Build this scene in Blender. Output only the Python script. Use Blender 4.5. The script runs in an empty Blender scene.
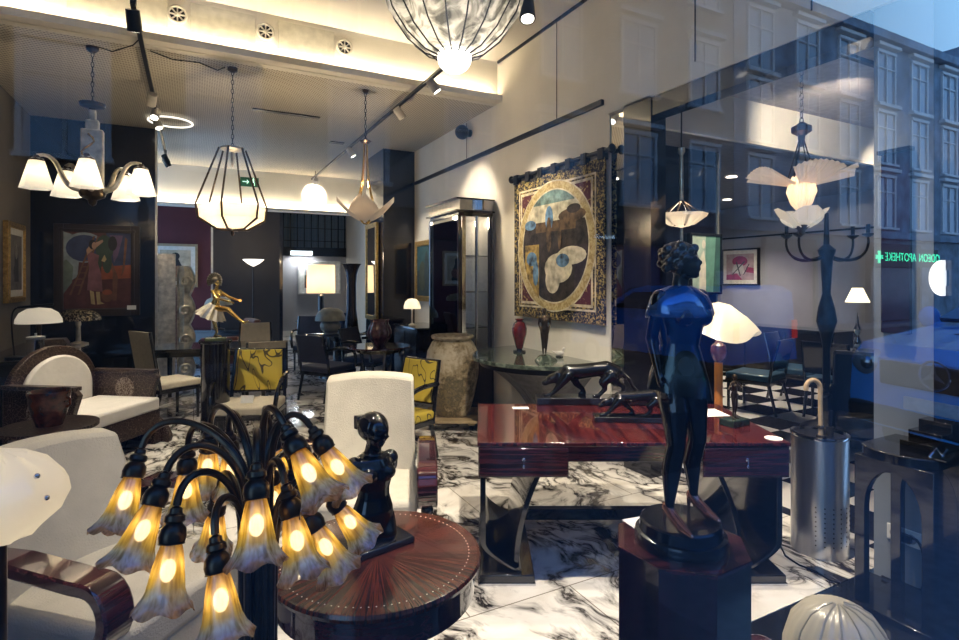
import bpy, bmesh, math, random
from mathutils import Vector, Matrix, Euler
random.seed(7)
S = bpy.context.scene
COL = S.collection
PI = math.pi
FP = 548.0                      # focal length in pixels of the 959 px wide frame
EYE = 1.65
HEAD = math.atan(286 / FP)      # the view is turned this far to the right of the shop's depth axis
FX, FY = math.sin(HEAD), math.cos(HEAD)
RX, RY = FY, -FX
VIEW = -HEAD                    # rotation that turns a thing's front (-y) to the street viewer

def at(x, zc, z=0.0):
    lat = (x - 480) / FP * zc
    return Vector((zc * FX + lat * RX, zc * FY + lat * RY, z))
def fl(x, y, z=0.0):
    return at(x, (EYE - z) * FP / (y - 280), z)
def zz(y, zc):
    return EYE - (y - 280) / FP * zc
def onX(x, X):
    return X / math.tan(HEAD + math.atan((x - 480) / FP))
def onY(x, Y):
    return Y * math.tan(HEAD + math.atan((x - 480) / FP))

# ------------------------------------------------------------------ materials
MATS = {}
def nodes(name):
    m = bpy.data.materials.new(name); m.use_nodes = True
    nt = m.node_tree
    return m, nt, nt.nodes['Principled BSDF']
def N(nt, t, **kw):
    n = nt.nodes.new(t)
    for k, v in kw.items():
        if k in n.inputs: n.inputs[k].default_value = v
        else: setattr(n, k, v)
    return n
def ramp(nt, fac, stops, interp='LINEAR'):
    r = nt.nodes.new('ShaderNodeValToRGB'); r.color_ramp.interpolation = interp
    e = r.color_ramp.elements
    while len(e) < len(stops): e.new(0.5)
    for i, (p, c) in enumerate(stops):
        e[i].position = p; e[i].color = (c[0], c[1], c[2], 1) if len(c) == 3 else c
    nt.links.new(fac, r.inputs[0]); return r
def coords(nt, scale=(1, 1, 1), rot=(0, 0, 0), world=False):
    if world:
        o = nt.nodes.new('ShaderNodeNewGeometry').outputs['Position']
    else:
        o = nt.nodes.new('ShaderNodeTexCoord').outputs['Object']
    mp = N(nt, 'ShaderNodeMapping'); mp.inputs['Scale'].default_value = scale; mp.inputs['Rotation'].default_value = rot
    nt.links.new(o, mp.inputs[0]); return mp.outputs[0]
def P(name, col, rough=.5, metal=0., var=.12, scale=14., bump=0., coat=0., bscale=None, spec=.5, stretch=(1, 1, 1)):
    """plain material with a little procedural variation in colour and surface"""
    if name in MATS: return MATS[name]
    m, nt, b = nodes(name)
    c = coords(nt, stretch)
    no = N(nt, 'ShaderNodeTexNoise', Scale=scale, Detail=4.0); nt.links.new(c, no.inputs['Vector'])
    lo = [max(0, x * (1 - var)) for x in col]; hi = [min(1, x * (1 + var)) for x in col]
    r = ramp(nt, no.outputs[0], [(.3, lo), (.7, hi)])
    nt.links.new(r.outputs[0], b.inputs['Base Color'])
    b.inputs['Roughness'].default_value = rough; b.inputs['Metallic'].default_value = metal
    b.inputs['Coat Weight'].default_value = coat; b.inputs['Coat Roughness'].default_value = .04
    b.inputs['Specular IOR Level'].default_value = spec
    if bump:
        n2 = N(nt, 'ShaderNodeTexNoise', Scale=bscale or scale * 4, Detail=3.0); nt.links.new(c, n2.inputs['Vector'])
        bp = N(nt, 'ShaderNodeBump', Strength=bump, Distance=.02); nt.links.new(n2.outputs[0], bp.inputs['Height'])
        nt.links.new(bp.outputs[0], b.inputs['Normal'])
    MATS[name] = m; return m
def streak(name, cols, stretch, rough=.12, coat=1., scale=3., radial=False, band=None):
    """figured veneer: noise drawn out along the grain"""
    if name in MATS: return MATS[name]
    m, nt, b = nodes(name)
    if radial:
        tc = nt.nodes.new('ShaderNodeTexCoord')
        sp = nt.nodes.new('ShaderNodeSeparateXYZ'); nt.links.new(tc.outputs['Object'], sp.inputs[0])
        an = N(nt, 'ShaderNodeMath', operation='ARCTAN2'); nt.links.new(sp.outputs[1], an.inputs[0]); nt.links.new(sp.outputs[0], an.inputs[1])
        ln = N(nt, 'ShaderNodeVectorMath', operation='LENGTH'); nt.links.new(tc.outputs['Object'], ln.inputs[0])
        cb = nt.nodes.new('ShaderNodeCombineXYZ'); 
        a2 = N(nt, 'ShaderNodeMath', operation='MULTIPLY'); a2.inputs[1].default_value = 9.; nt.links.new(an.outputs[0], a2.inputs[0])
        l2 = N(nt, 'ShaderNodeMath', operation='MULTIPLY'); l2.inputs[1].default_value = 2.2; nt.links.new(ln.outputs['Value'], l2.inputs[0])
        nt.links.new(a2.outputs[0], cb.inputs[0]); nt.links.new(l2.outputs[0], cb.inputs[1]); c = cb.outputs[0]
    else:
        c = coords(nt, stretch)
    no = N(nt, 'ShaderNodeTexNoise', Scale=scale, Detail=6.0, Roughness=.65); nt.links.new(c, no.inputs['Vector'])
    k = len(cols)
    r = ramp(nt, no.outputs[0], [(.34 + .34 * i / (k - 1), q) for i, q in enumerate(cols)])
    nt.links.new(r.outputs[0], b.inputs['Base Color'])
    b.inputs['Roughness'].default_value = rough; b.inputs['Coat Weight'].default_value = coat; b.inputs['Coat Roughness'].default_value = .03
    MATS[name] = m; return m
def glow(name, col, strength, body=None):
    """a lit lamp surface"""
    if name in MATS: return MATS[name]
    m, nt, b = nodes(name)
    b.inputs['Base Color'].default_value = (*(body or col), 1); b.inputs['Roughness'].default_value = .35
    b.inputs['Emission Color'].default_value = (*col, 1); b.inputs['Emission Strength'].default_value = strength
    no = N(nt, 'ShaderNodeTexNoise', Scale=30.); bp = N(nt, 'ShaderNodeBump', Strength=.1)
    nt.links.new(no.outputs[0], bp.inputs['Height']); nt.links.new(bp.outputs[0], b.inputs['Normal'])
    MATS[name] = m; return m
def shade(name, stops, axis_len, rough=.25, gloss=.12, transl=.7, ribs=0, glowing=0., see=0.):
    """lamp glass: diffusing, lit by the lamp inside it. stops run along -z from the neck to the rim"""
    if name in MATS: return MATS[name]
    m, nt, b = nodes(name); nt.nodes.remove(b)
    out = nt.nodes['Material Output']
    tc = nt.nodes.new('ShaderNodeTexCoord'); sp = nt.nodes.new('ShaderNodeSeparateXYZ'); nt.links.new(tc.outputs['Object'], sp.inputs[0])
    no = N(nt, 'ShaderNodeTexNoise', Scale=28., Detail=3.); nt.links.new(tc.outputs['Object'], no.inputs['Vector'])
    d = N(nt, 'ShaderNodeMath', operation='DIVIDE'); d.inputs[1].default_value = -axis_len; nt.links.new(sp.outputs[2], d.inputs[0])
    n1 = N(nt, 'ShaderNodeMath', operation='MULTIPLY_ADD'); n1.inputs[1].default_value = .35; n1.inputs[2].default_value = -.17
    nt.links.new(no.outputs[0], n1.inputs[0])
    ad = N(nt, 'ShaderNodeMath', operation='ADD'); nt.links.new(d.outputs[0], ad.inputs[0]); nt.links.new(n1.outputs[0], ad.inputs[1])
    r = ramp(nt, ad.outputs[0], stops)
    if ribs:
        sn = N(nt, 'ShaderNodeTexNoise', Scale=1., Detail=2.); nt.links.new(coords(nt, (ribs, ribs, ribs * .06)), sn.inputs['Vector'])
        sr_ = ramp(nt, sn.outputs[0], [(.36, (.42, .36, .26)), (.60, (1, 1, 1))])
        mxr = N(nt, 'ShaderNodeMix', data_type='RGBA', blend_type='MULTIPLY'); mxr.inputs[0].default_value = 1
        nt.links.new(r.outputs[0], mxr.inputs[6]); nt.links.new(sr_.outputs[0], mxr.inputs[7])
        class _o: outputs = [mxr.outputs[2]]
        r = _o
    df = nt.nodes.new('ShaderNodeBsdfDiffuse'); tr = nt.nodes.new('ShaderNodeBsdfTranslucent'); gl = N(nt, 'ShaderNodeBsdfGlossy', Roughness=rough)
    nt.links.new(r.outputs[0], df.inputs[0]); nt.links.new(r.outputs[0], tr.inputs[0])
    m1 = N(nt, 'ShaderNodeMixShader'); m1.inputs[0].default_value = transl
    nt.links.new(df.outputs[0], m1.inputs[1]); nt.links.new(tr.outputs[0], m1.inputs[2])
    m2 = N(nt, 'ShaderNodeMixShader'); m2.inputs[0].default_value = gloss
    nt.links.new(m1.outputs[0], m2.inputs[1]); nt.links.new(gl.outputs[0], m2.inputs[2])
    last = m2
    if see:
        tp = nt.nodes.new('ShaderNodeBsdfTransparent'); m3 = N(nt, 'ShaderNodeMixShader'); m3.inputs[0].default_value = see
        nt.links.new(m2.outputs[0], m3.inputs[1]); nt.links.new(tp.outputs[0], m3.inputs[2]); last = m3
    if glowing:
        em = N(nt, 'ShaderNodeEmission', Strength=glowing); nt.links.new(r.outputs[0], em.inputs[0])
        a = nt.nodes.new('ShaderNodeAddShader'); nt.links.new(last.outputs[0], a.inputs[0]); nt.links.new(em.outputs[0], a.inputs[1]); last = a
    nt.links.new(last.outputs[0], out.inputs[0])
    MATS[name] = m; return m
def pane(name, tint=(1, 1, 1), boost=1.0, dirt=0.0):
    """clear sheet glass: Fresnel reflection over straight transmission"""
    if name in MATS: return MATS[name]
    m, nt, b = nodes(name); nt.nodes.remove(b); out = nt.nodes['Material Output']
    fr = N(nt, 'ShaderNodeFresnel', IOR=1.52)
    mu = N(nt, 'ShaderNodeMath', operation='MULTIPLY'); mu.use_clamp = True; mu.inputs[1].default_value = boost; nt.links.new(fr.outputs[0], mu.inputs[0])
    tp = nt.nodes.new('ShaderNodeBsdfTransparent'); tp.inputs[0].default_value = (*tint, 1)
    gl = N(nt, 'ShaderNodeBsdfGlossy', Roughness=0.0)
    mx = nt.nodes.new('ShaderNodeMixShader')
    nt.links.new(mu.outputs[0], mx.inputs[0]); nt.links.new(tp.outputs[0], mx.inputs[1]); nt.links.new(gl.outputs[0], mx.inputs[2])
    nt.links.new(mx.outputs[0], out.inputs[0]); MATS[name] = m; return m

def marble():
    m, nt, b = nodes('white_veined_marble')
    c = coords(nt, world=True)
    dn = N(nt, 'ShaderNodeTexNoise', Scale=.9, Detail=3.); nt.links.new(c, dn.inputs['Vector'])
    mx = N(nt, 'ShaderNodeVectorMath', operation='MULTIPLY_ADD'); mx.inputs[1].default_value = (1.3, 1.3, 0)
    nt.links.new(dn.outputs['Color'], mx.inputs[0]); nt.links.new(c, mx.inputs[2])
    def vein(scale, width, rot, det=7.):
        mp = N(nt, 'ShaderNodeMapping'); mp.inputs['Rotation'].default_value = (0, 0, rot); mp.inputs['Scale'].default_value = (1, .45, 1)
        nt.links.new(mx.outputs[0], mp.inputs[0])
        n = N(nt, 'ShaderNodeTexNoise', Scale=scale, Detail=det, Roughness=.62); nt.links.new(mp.outputs[0], n.inputs['Vector'])
        s = N(nt, 'ShaderNodeMath', operation='SUBTRACT'); s.inputs[1].default_value = .5; nt.links.new(n.outputs[0], s.inputs[0])
        a = N(nt, 'ShaderNodeMath', operation='ABSOLUTE'); nt.links.new(s.outputs[0], a.inputs[0])
        return ramp(nt, a.outputs[0], [(0, (1, 1, 1)), (width, (.45, .45, .45)), (width * 2.6, (0, 0, 0))])
    v1 = vein(1.6, .020, .6); v2 = vein(4.2, .020, -.35)
    pt = N(nt, 'ShaderNodeTexNoise', Scale=1.5, Detail=2.); nt.links.new(c, pt.inputs['Vector'])
    pr = ramp(nt, pt.outputs[0], [(.42, (0, 0, 0)), (.62, (1, 1, 1))])
    m2 = N(nt, 'ShaderNodeMath', operation='MULTIPLY'); nt.links.new(v2.outputs[0], m2.inputs[0]); nt.links.new(pr.outputs[0], m2.inputs[1])
    ad = N(nt, 'ShaderNodeMath', operation='ADD'); ad.use_clamp = True; nt.links.new(v1.outputs[0], ad.inputs[0]); nt.links.new(m2.outputs[0], ad.inputs[1])
    cl = N(nt, 'ShaderNodeTexNoise', Scale=2.5, Detail=5.); nt.links.new(mx.outputs[0], cl.inputs['Vector'])
    base = ramp(nt, cl.outputs[0], [(.3, (.60, .56, .50)), (.55, (.86, .84, .80)), (.8, (.70, .66, .60))])
    mix = N(nt, 'ShaderNodeMix', data_type='RGBA'); mix.inputs[7].default_value = (.022, .018, .016, 1)
    nt.links.new(ad.outputs[0], mix.inputs[0]); nt.links.new(base.outputs[0], mix.inputs[6])
    bk = N(nt, 'ShaderNodeTexBrick', Scale=1.0); bk.inputs['Color1'].default_value = (1, 1, 1, 1); bk.inputs['Color2'].default_value = (.93, .93, .93, 1)
    bk.inputs['Mortar'].default_value = (.35, .33, .3, 1); bk.inputs['Mortar Size'].default_value = .004; bk.inputs['Brick Width'].default_value = 1.2; bk.inputs['Row Height'].default_value = .8
    nt.links.new(c, bk.inputs['Vector'])
    mm = N(nt, 'ShaderNodeMix', data_type='RGBA', blend_type='MULTIPLY'); mm.inputs[0].default_value = 1
    nt.links.new(mix.outputs[2], mm.inputs[6]); nt.links.new(bk.outputs[0], mm.inputs[7]); nt.links.new(mm.outputs[2], b.inputs['Base Color'])
    b.inputs['Roughness'].default_value = .10
    return m
def checker():
    m, nt, b = nodes('black_and_white_checker_tiles')
    c = coords(nt, world=True, rot=(0, 0, .0))
    ck = N(nt, 'ShaderNodeTexChecker', Scale=2.1); ck.inputs[1].default_value = (.80, .78, .76, 1); ck.inputs[2].default_value = (.012, .012, .015, 1)
    nt.links.new(c, ck.inputs[0]); nt.links.new(ck.outputs[0], b.inputs['Base Color']); b.inputs['Roughness'].default_value = .12
    return m
def perforated(name, col, hole, pitch):
    m, nt, b = nodes(name)
    c = coords(nt, (2 * PI / pitch,) * 3, world=True)
    sp = nt.nodes.new('ShaderNodeSeparateXYZ'); nt.links.new(c, sp.inputs[0])
    sx = N(nt, 'ShaderNodeMath', operation='SINE'); sy = N(nt, 'ShaderNodeMath', operation='SINE')
    nt.links.new(sp.outputs[0], sx.inputs[0]); nt.links.new(sp.outputs[1], sy.inputs[0])
    mu = N(nt, 'ShaderNodeMath', operation='MULTIPLY'); nt.links.new(sx.outputs[0], mu.inputs[0]); nt.links.new(sy.outputs[0], mu.inputs[1])
    r = ramp(nt, mu.outputs[0], [(.30, col), (.5, hole)])
    nt.links.new(r.outputs[0], b.inputs['Base Color']); b.inputs['Roughness'].default_value = .8
    return m
def fleck(name, a, bcol, scale, thr=.52, rough=.8, soft=.04, stretch=(1, 1, 1), metal=0, coat=0):
    if name in MATS: return MATS[name]
    m, nt, b = nodes(name); c = coords(nt, stretch)
    n = N(nt, 'ShaderNodeTexNoise', Scale=scale, Detail=3.0, Distortion=1.2); nt.links.new(c, n.inputs['Vector'])
    r = ramp(nt, n.outputs[0], [(thr - soft, a), (thr + soft, bcol)]); nt.links.new(r.outputs[0], b.inputs['Base Color'])
    b.inputs['Roughness'].default_value = rough; b.inputs['Metallic'].default_value = metal; b.inputs['Coat Weight'].default_value = coat
    MATS[name] = m; return m
def vines(name, ground, line, scale=5., w=.012):
    m, nt, b = nodes(name); c = coords(nt, (1, 1, .42))
    n = N(nt, 'ShaderNodeTexNoise', Scale=scale, Detail=1.0, Distortion=.8); nt.links.new(c, n.inputs['Vector'])
    mu = N(nt, 'ShaderNodeMath', operation='MULTIPLY'); mu.inputs[1].default_value = 5.; nt.links.new(n.outputs[0], mu.inputs[0])
    fr = N(nt, 'ShaderNodeMath', operation='FRACT'); nt.links.new(mu.outputs[0], fr.inputs[0])
    r = ramp(nt, fr.outputs[0], [(0, ground), (.44, ground), (.47, line), (.53, line), (.56, ground)]); nt.links.new(r.outputs[0], b.inputs['Base Color']); b.inputs['Roughness'].default_value = .85
    return m
def inlay():
    m, nt, b = nodes('dark_walnut_with_bone_inlay')
    c = coords(nt)
    vo = N(nt, 'ShaderNodeTexVoronoi', Scale=26., feature='DISTANCE_TO_EDGE'); nt.links.new(c, vo.inputs['Vector'])
    n = N(nt, 'ShaderNodeTexNoise', Scale=60.); nt.links.new(c, n.inputs['Vector'])
    r1 = ramp(nt, vo.outputs['Distance'], [(.02, (.15, .11, .08)), (.05, (.016, .007, .005)), (.32, (.028, .010, .006)), (.38, (.15, .11, .08))])
    nt.links.new(r1.outputs[0], b.inputs['Base Color']); b.inputs['Roughness'].default_value = .35
    MATS['inlay'] = m; return m

# ------------------------------------------------------------------ geometry
class B:
    def __init__(s): s.v = []; s.f = []; s.m = []
    def add(s, vs, fs, mi=0, M=None):
        o = len(s.v)
        s.v += [(M @ Vector(p)) if M else Vector(p) for p in vs]
        s.f += [[i + o for i in f] for f in fs]; s.m += [mi] * len(fs); return s
    def box(s, c, d, rz=0, mi=0, M=None, t=1.0):
        x, y, z = d[0] / 2, d[1] / 2, d[2] / 2
        vs = [(-x, -y, -z), (x, -y, -z), (x, y, -z), (-x, y, -z), (-x * t, -y * t, z), (x * t, -y * t, z), (x * t, y * t, z), (-x * t, y * t, z)]
        L = Matrix.Translation(c) @ Matrix.Rotation(rz, 4, 'Z')
        return s.add(vs, [(0, 3, 2, 1), (4, 5, 6, 7), (0, 1, 5, 4), (1, 2, 6, 5), (2, 3, 7, 6), (3, 0, 4, 7)], mi, (M @ L) if M else L)
    def rings(s, rs, cap=True, mi=0, closed=True):
        n = len(rs[0]); fs = []
        for i in range(len(rs) - 1):
            for j in range(n if closed else n - 1):
                k = (j + 1) % n
                fs.append((i * n + j, i * n + k, (i + 1) * n + k, (i + 1) * n + j))
        if cap:
            fs.append(tuple(range(n))[::-1]); fs.append(tuple((len(rs) - 1) * n + j for j in range(n)))
        return s.add([p for r in rs for p in r], fs, mi)
    def lathe(s, prof, n=28, o=(0, 0, 0), M=None, mi=0, cap=True, rip=None, sx=1., sy=1.):
        L = M or Matrix.Translation(o)
        rs = []
        for i, (r, z) in enumerate(prof):
            ring = []
            for j in range(n):
                a = 2 * PI * j / n; q = r; h = z
                if rip: q, h = rip(r, z, a)
                ring.append(L @ Vector((q * math.cos(a) * sx, q * math.sin(a) * sy, h)))
            rs.append(ring)
        return s.rings(rs, cap, mi)
    def tube(s, pts, r, n=8, mi=0, cap=True, flat=1.0):
        pts = [Vector(p) for p in pts]; k = len(pts)
        rr = r if isinstance(r, (list, tuple)) else [r] * k
        up = Vector((0, 0, 1)); rs = []; nx = None
        for i, p in enumerate(pts):
            t = (pts[min(i + 1, k - 1)] - pts[max(i - 1, 0)])
            if t.length < 1e-9: t = up.copy()
            t.normalize()
            if nx is None:
                ref = up if abs(t.z) < .9 else Vector((1, 0, 0)); nx = t.cross(ref).normalized()
            else:
                nx = (nx - t * nx.dot(t)); nx = nx.normalized() if nx.length > 1e-6 else t.orthogonal().normalized()
            ny = t.cross(nx)
            rs.append([p + (nx * math.cos(2 * PI * j / n) + ny * math.sin(2 * PI * j / n) * flat) * rr[i] for j in range(n)])
        return s.rings(rs, cap, mi)
    def cyl(s, p, q, r, r2=None, n=16, mi=0): return s.tube([p, q], [r, r if r2 is None else r2], n, mi)
    def ell(s, c, r, n=16, k=10, mi=0, M=None):
        if not isinstance(r, (tuple, list)): r = (r, r, r)
        L = Matrix.Translation(c) @ (M or Matrix())
        rs = []
        for i in range(k + 1):
            t = PI * (i + .02 * (i == 0) - .02 * (i == k)) / k
            rs.append([L @ Vector((r[0] * math.sin(t) * math.cos(2 * PI * j / n), r[1] * math.sin(t) * math.sin(2 * PI * j / n), -r[2] * math.cos(t))) for j in range(n)])
        return s.rings(rs, True, mi)
    def limb(s, pts, rr, n=12, mi=0):
        s.tube(pts, rr, n, mi)
        for p, r in zip(pts, rr): s.ell(p, r, 10, 6, mi)
        return s
    def oval(s, secs, n=20, mi=0):
        """stack of oval sections (centre, rx, ry) lofted together"""
        return s.rings([[Vector(c) + Vector((a * math.cos(2 * PI * j / n), b * math.sin(2 * PI * j / n), 0)) for j in range(n)] for c, a, b in secs], True, mi)
    def prism(s, poly, vec, mi=0, M=None):
        n = len(poly); vec = Vector(vec)
        vs = [Vector(p) for p in poly] + [Vector(p) + vec for p in poly]
        fs = [tuple(range(n))[::-1], tuple(range(n, 2 * n))] + [(i, (i + 1) % n, n + (i + 1) % n, n + i) for i in range(n)]
        return s.add(vs, fs, mi, M)
    def sheet(s, fn, nu, nv, thick, mi=0):
        """closed curved slab over (u,v) in 0..1, thick is a vector"""
        thick = Vector(thick); A = [Vector(fn(i / nu, j / nv)) for j in range(nv + 1) for i in range(nu + 1)]
        w = nu + 1; n = len(A); fs = []
        for j in range(nv):
            for i in range(nu):
                a = j * w + i; q = (a, a + 1, a + w + 1, a + w); fs.append(q); fs.append(tuple(n + k for k in q)[::-1])
        for i in range(nu):
            fs.append((i + 1, i, n + i, n + i + 1)); a = nv * w + i; fs.append((a, a + 1, n + a + 1, n + a))
        for j in range(nv):
            a = j * w; fs.append((a, a + w, n + a + w, n + a)); a = j * w + nu; fs.append((a + w, a, n + a, n + a + w))
        return s.add(A + [p + thick for p in A], fs, mi)
    def ribbon(s, path, w, t, x0=0., mi=0):
        """sweep a w x t bar along (y,z) points, w across x"""
        rs = []; k = len(path)
        for i, (y, z) in enumerate(path):
            a = path[max(i - 1, 0)]; c = path[min(i + 1, k - 1)]
            d = Vector((0, c[0] - a[0], c[1] - a[1])).normalized(); nr = Vector((0, -d.z, d.y))
            ti = t[i] if isinstance(t, list) else t
            p = Vector((x0, y, z)); h = Vector((w / 2, 0, 0))
            rs.append([p - h - nr * ti / 2, p + h - nr * ti / 2, p + h + nr * ti / 2, p - h + nr * ti / 2])
        return s.rings(rs, True, mi)
    def mesh(s, name, mats, smooth=.7, organic=None, sm=3):
        me = bpy.data.meshes.new(name); me.from_pydata([tuple(v) for v in s.v], [], s.f)
        for i, p in enumerate(me.polygons): p.material_index = s.m[i]
        bm = bmesh.new(); bm.from_mesh(me); bmesh.ops.recalc_face_normals(bm, faces=bm.faces); bm.to_mesh(me); bm.free()
        if organic:
            o = bpy.data.objects.new('tmp', me); COL.objects.link(o)
            r = o.modifiers.new('r', 'REMESH'); r.mode = 'VOXEL'; r.voxel_size = organic; r.use_smooth_shade = True
            q = o.modifiers.new('s', 'SMOOTH'); q.iterations = sm; q.factor = .5
            dg = bpy.context.evaluated_depsgraph_get(); dg.update()
            m2 = bpy.data.meshes.new_from_object(o.evaluated_get(dg)); bpy.data.objects.remove(o); me = m2; me.name = name; smooth = 3.2
        for m in (mats if isinstance(mats, (list, tuple)) else [mats]): me.materials.append(m)
        if smooth:
            for p in me.polygons: p.use_smooth = True
            if smooth < 3: me.set_sharp_from_angle(angle=smooth)
        return me
    def build(s, name, mats, parent=None, loc=None, rot=None, bev=0, smooth=.7, organic=None, sm=3, label=None):
        o = bpy.data.objects.new(name, s.mesh(name, mats, smooth, organic, sm)); COL.objects.link(o)
        if parent: o.parent = parent
        if loc is not None: o.location = loc
        if rot is not None: o.rotation_euler = rot if isinstance(rot, (tuple, Euler)) else (0, 0, rot)
        if bev:
            b = o.modifiers.new('bevel', 'BEVEL'); b.width = bev; b.segments = 2; b.limit_method = 'ANGLE'; b.angle_limit = .6
        if label: o['label'] = label
        return o
def tag(o, label, cat, group=None, kind=None):
    o['label'] = label; o['category'] = cat
    if group: o['group'] = group
    if kind: o['kind'] = kind
    return o
def thing(name, label, cat, loc=(0, 0, 0), rz=0, group=None):
    o = bpy.data.objects.new(name, None); COL.objects.link(o); o.empty_display_size = .1
    o.location = loc; o.rotation_euler = (0, 0, rz); return tag(o, label, cat, group)
def struct(name, b, mat, **kw):
    o = b.build(name, mat, **kw); o['kind'] = 'structure'; return o
def again(root, loc, rz, label):
    def cp(o, par):
        c = o.copy(); COL.objects.link(c)
        if par: c.parent = par
        for ch in list(o.children): cp(ch, c)
        return c
    r = cp(root, None); r.location = loc; r.rotation_euler = (0, 0, rz); r['label'] = label; return r
def lamp(kind, loc, energy, col, size=.03, parent=None, aim=None, cone=60, blend=.6, sy=None, name='lamp_light'):
    d = bpy.data.lights.new(name, kind); d.energy = energy; d.color = col
    if kind == 'AREA':
        d.size = size
        if sy: d.shape = 'RECTANGLE'; d.size_y = sy
    else: d.shadow_soft_size = size
    if kind == 'SPOT': d.spot_size = math.radians(cone); d.spot_blend = blend
    o = bpy.data.objects.new(name, d); COL.objects.link(o); o.location = loc
    if parent: o.parent = parent
    if aim is not None: o.rotation_euler = (Vector(aim) - Vector(loc)).to_track_quat('-Z', 'Y').to_euler()
    return o
def bez(a, b, c, d, n=14):
    a, b, c, d = map(Vector, (a, b, c, d)); r = []
    for i in range(n + 1):
        t = i / n; u = 1 - t; r.append(a * u ** 3 + b * 3 * u * u * t + c * 3 * u * t * t + d * t ** 3)
    return r
def arc(cx, cz, r, a0, a1, n=12):
    return [(cx + r * math.cos(math.radians(a0 + (a1 - a0) * i / n)), cz + r * math.sin(math.radians(a0 + (a1 - a0) * i / n))) for i in range(n + 1)]
def text(name, body, size, mat, parent, loc, rot, ext=.004, align='CENTER'):
    c = bpy.data.curves.new(name, 'FONT'); c.body = body; c.size = size; c.extrude = ext; c.align_x = align; c.align_y = 'CENTER'
    c.materials.append(mat); tmp = bpy.data.objects.new('tmp', c); COL.objects.link(tmp)
    dg = bpy.context.evaluated_depsgraph_get(); dg.update(); me = bpy.data.meshes.new_from_object(tmp.evaluated_get(dg)); bpy.data.objects.remove(tmp)
    o = bpy.data.objects.new(name, me); COL.objects.link(o); o.parent = parent; o.location = loc; o.rotation_euler = rot; return o

WARM = (1., .80, .52); WHITE = (1., .86, .66)
BLACK = P('black_lacquer', (.008, .008, .010), .12, coat=.6)
BLACKM = P('black_metal', (.015, .015, .017), .35, .6)
BRONZE = P('dark_bronze', (.060, .042, .028), .28, .85, .3)
DBRONZE = P('black_bronze', (.012, .013, .015), .16, .55, .3, coat=.5)
CHROME = P('chrome', (.62, .63, .66), .12, 1., .05)
STEEL = P('brushed_steel', (.68, .68, .70), .30, 1., .08, 40, .05, stretch=(1, 1, .06))
SILVER = P('aged_silver', (.66, .62, .53), .32, .85, .3)
GOLD = P('gilt_bronze', (.75, .52, .17), .25, 1., .2)
GILT = P('gilt_wood', (.42, .27, .08), .4, .5, .4, 30, .2)
MAC = streak('macassar_ebony', [(.012, .005, .005), (.045, .012, .010), (.17, .040, .025), (.030, .009, .008)], (.7, 9, 9), .14, 1.)
MACX = streak('dark_macassar_veneer', [(.008, .004, .006), (.028, .009, .012), (.085, .020, .024), (.016, .007, .010)], (.5, 11, 14), .10, 1.)
MACT = streak('macassar_desk_top', [(.016, .004, .006), (.045, .008, .010), (.10, .018, .016), (.025, .005, .007)], (9, .5, 9), .10, 1.)
MACR = streak('radial_macassar', [(.006, .003, .003), (.022, .006, .005), (.12, .026, .012), (.016, .005, .004)], (1, 1, 1), .22, .22, radial=True)
CREAM = P('cream_upholstery', (.50, .47, .40), .95, 0, .08, 8, .30, bscale=130)
WCUSH = P('white_cushion_fabric', (.80, .78, .74), .9, 0, .05, 8, .15)
IVORY = P('ivory', (.75, .70, .58), .4)
PAPER = P('white_card', (.85, .85, .83), .7, 0, .03)
def C(name, col, rough=.6): return P(name, col, rough, 0, .15, 18)
FROST = shade('frosted_lit_glass', [(0, (.92, .86, .74)), (1, (.95, .90, .80))], .3, transl=.6, gloss=.08, glowing=.10)
# ------------------------------------------------------------------ camera, world, view
cam = bpy.data.cameras.new('camera'); co = bpy.data.objects.new('camera', cam); COL.objects.link(co)
co.location = (0, 0, EYE); co.rotation_euler = (PI / 2, 0, VIEW)
cam.sensor_width = 36; cam.lens = FP / 959 * 36; cam.shift_y = -40 / 959; cam.clip_start = .02; cam.clip_end = 300
S.camera = co
S.view_settings.view_transform = 'Standard'; S.view_settings.look = 'None'; S.view_settings.gamma = 1; S.view_settings.use_curve_mapping = False
S.view_settings.exposure = 0.72
cy = S.cycles
cy.max_bounces = 9; cy.diffuse_bounces = 4; cy.glossy_bounces = 5; cy.transmission_bounces = 6; cy.transparent_max_bounces = 12
cy.caustics_reflective = False; cy.caustics_refractive = False; cy.sample_clamp_indirect = 6
try: cy.use_light_tree = True
except Exception: pass
w = bpy.data.worlds.new('dusk_sky'); S.world = w; w.use_nodes = True
nt = w.node_tree; bg = nt.nodes['Background']
tc = nt.nodes.new('ShaderNodeTexCoord'); sp = nt.nodes.new('ShaderNodeSeparateXYZ'); nt.links.new(tc.outputs['Generated'], sp.inputs[0])
r = ramp(nt, sp.outputs[2], [(0, (.34, .60, 1.)), (.42, (.30, .62, 1.)), (.62, (.08, .28, .85)), (1, (.03, .12, .5))]); nt.links.new(r.outputs[0], bg.inputs[0])
bg.inputs[1].default_value = 1.6

# ------------------------------------------------------------------ shop shell
XL, XW, XR = -1.95, 3.4, 9.0
YG, YM, YF = .55, 1.74, 6.03
ZC, ZF = 4.40, 3.87
def sbox(name, a, b, mat, **kw):
    a = Vector(a); b = Vector(b)
    return struct(name, B().box((a + b) / 2, b - a), mat, smooth=0, **kw)
BEIGE = P('warm_plaster', (.66, .62, .54), .9, 0, .05, 3, .05)
PALE = P('pale_plaster', (.74, .70, .62), .9, 0, .04, 3, .05)
GREYW = P('grey_plaster', (.33, .32, .33), .9, 0, .06, 3, .05)
NAVY = P('navy_lacquer_panel', (.006, .007, .016), .16, 0, .15, 3, coat=.4)
DARKW = P('dark_plaster', (.03, .027, .03), .7, 0, .1, 3)
MAROON = P('maroon_plaster', (.10, .022, .03), .8, 0, .1, 3)
sbox('floor', (XL, YM, -.1), (3.7, 9.9, 0), marble())
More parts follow.
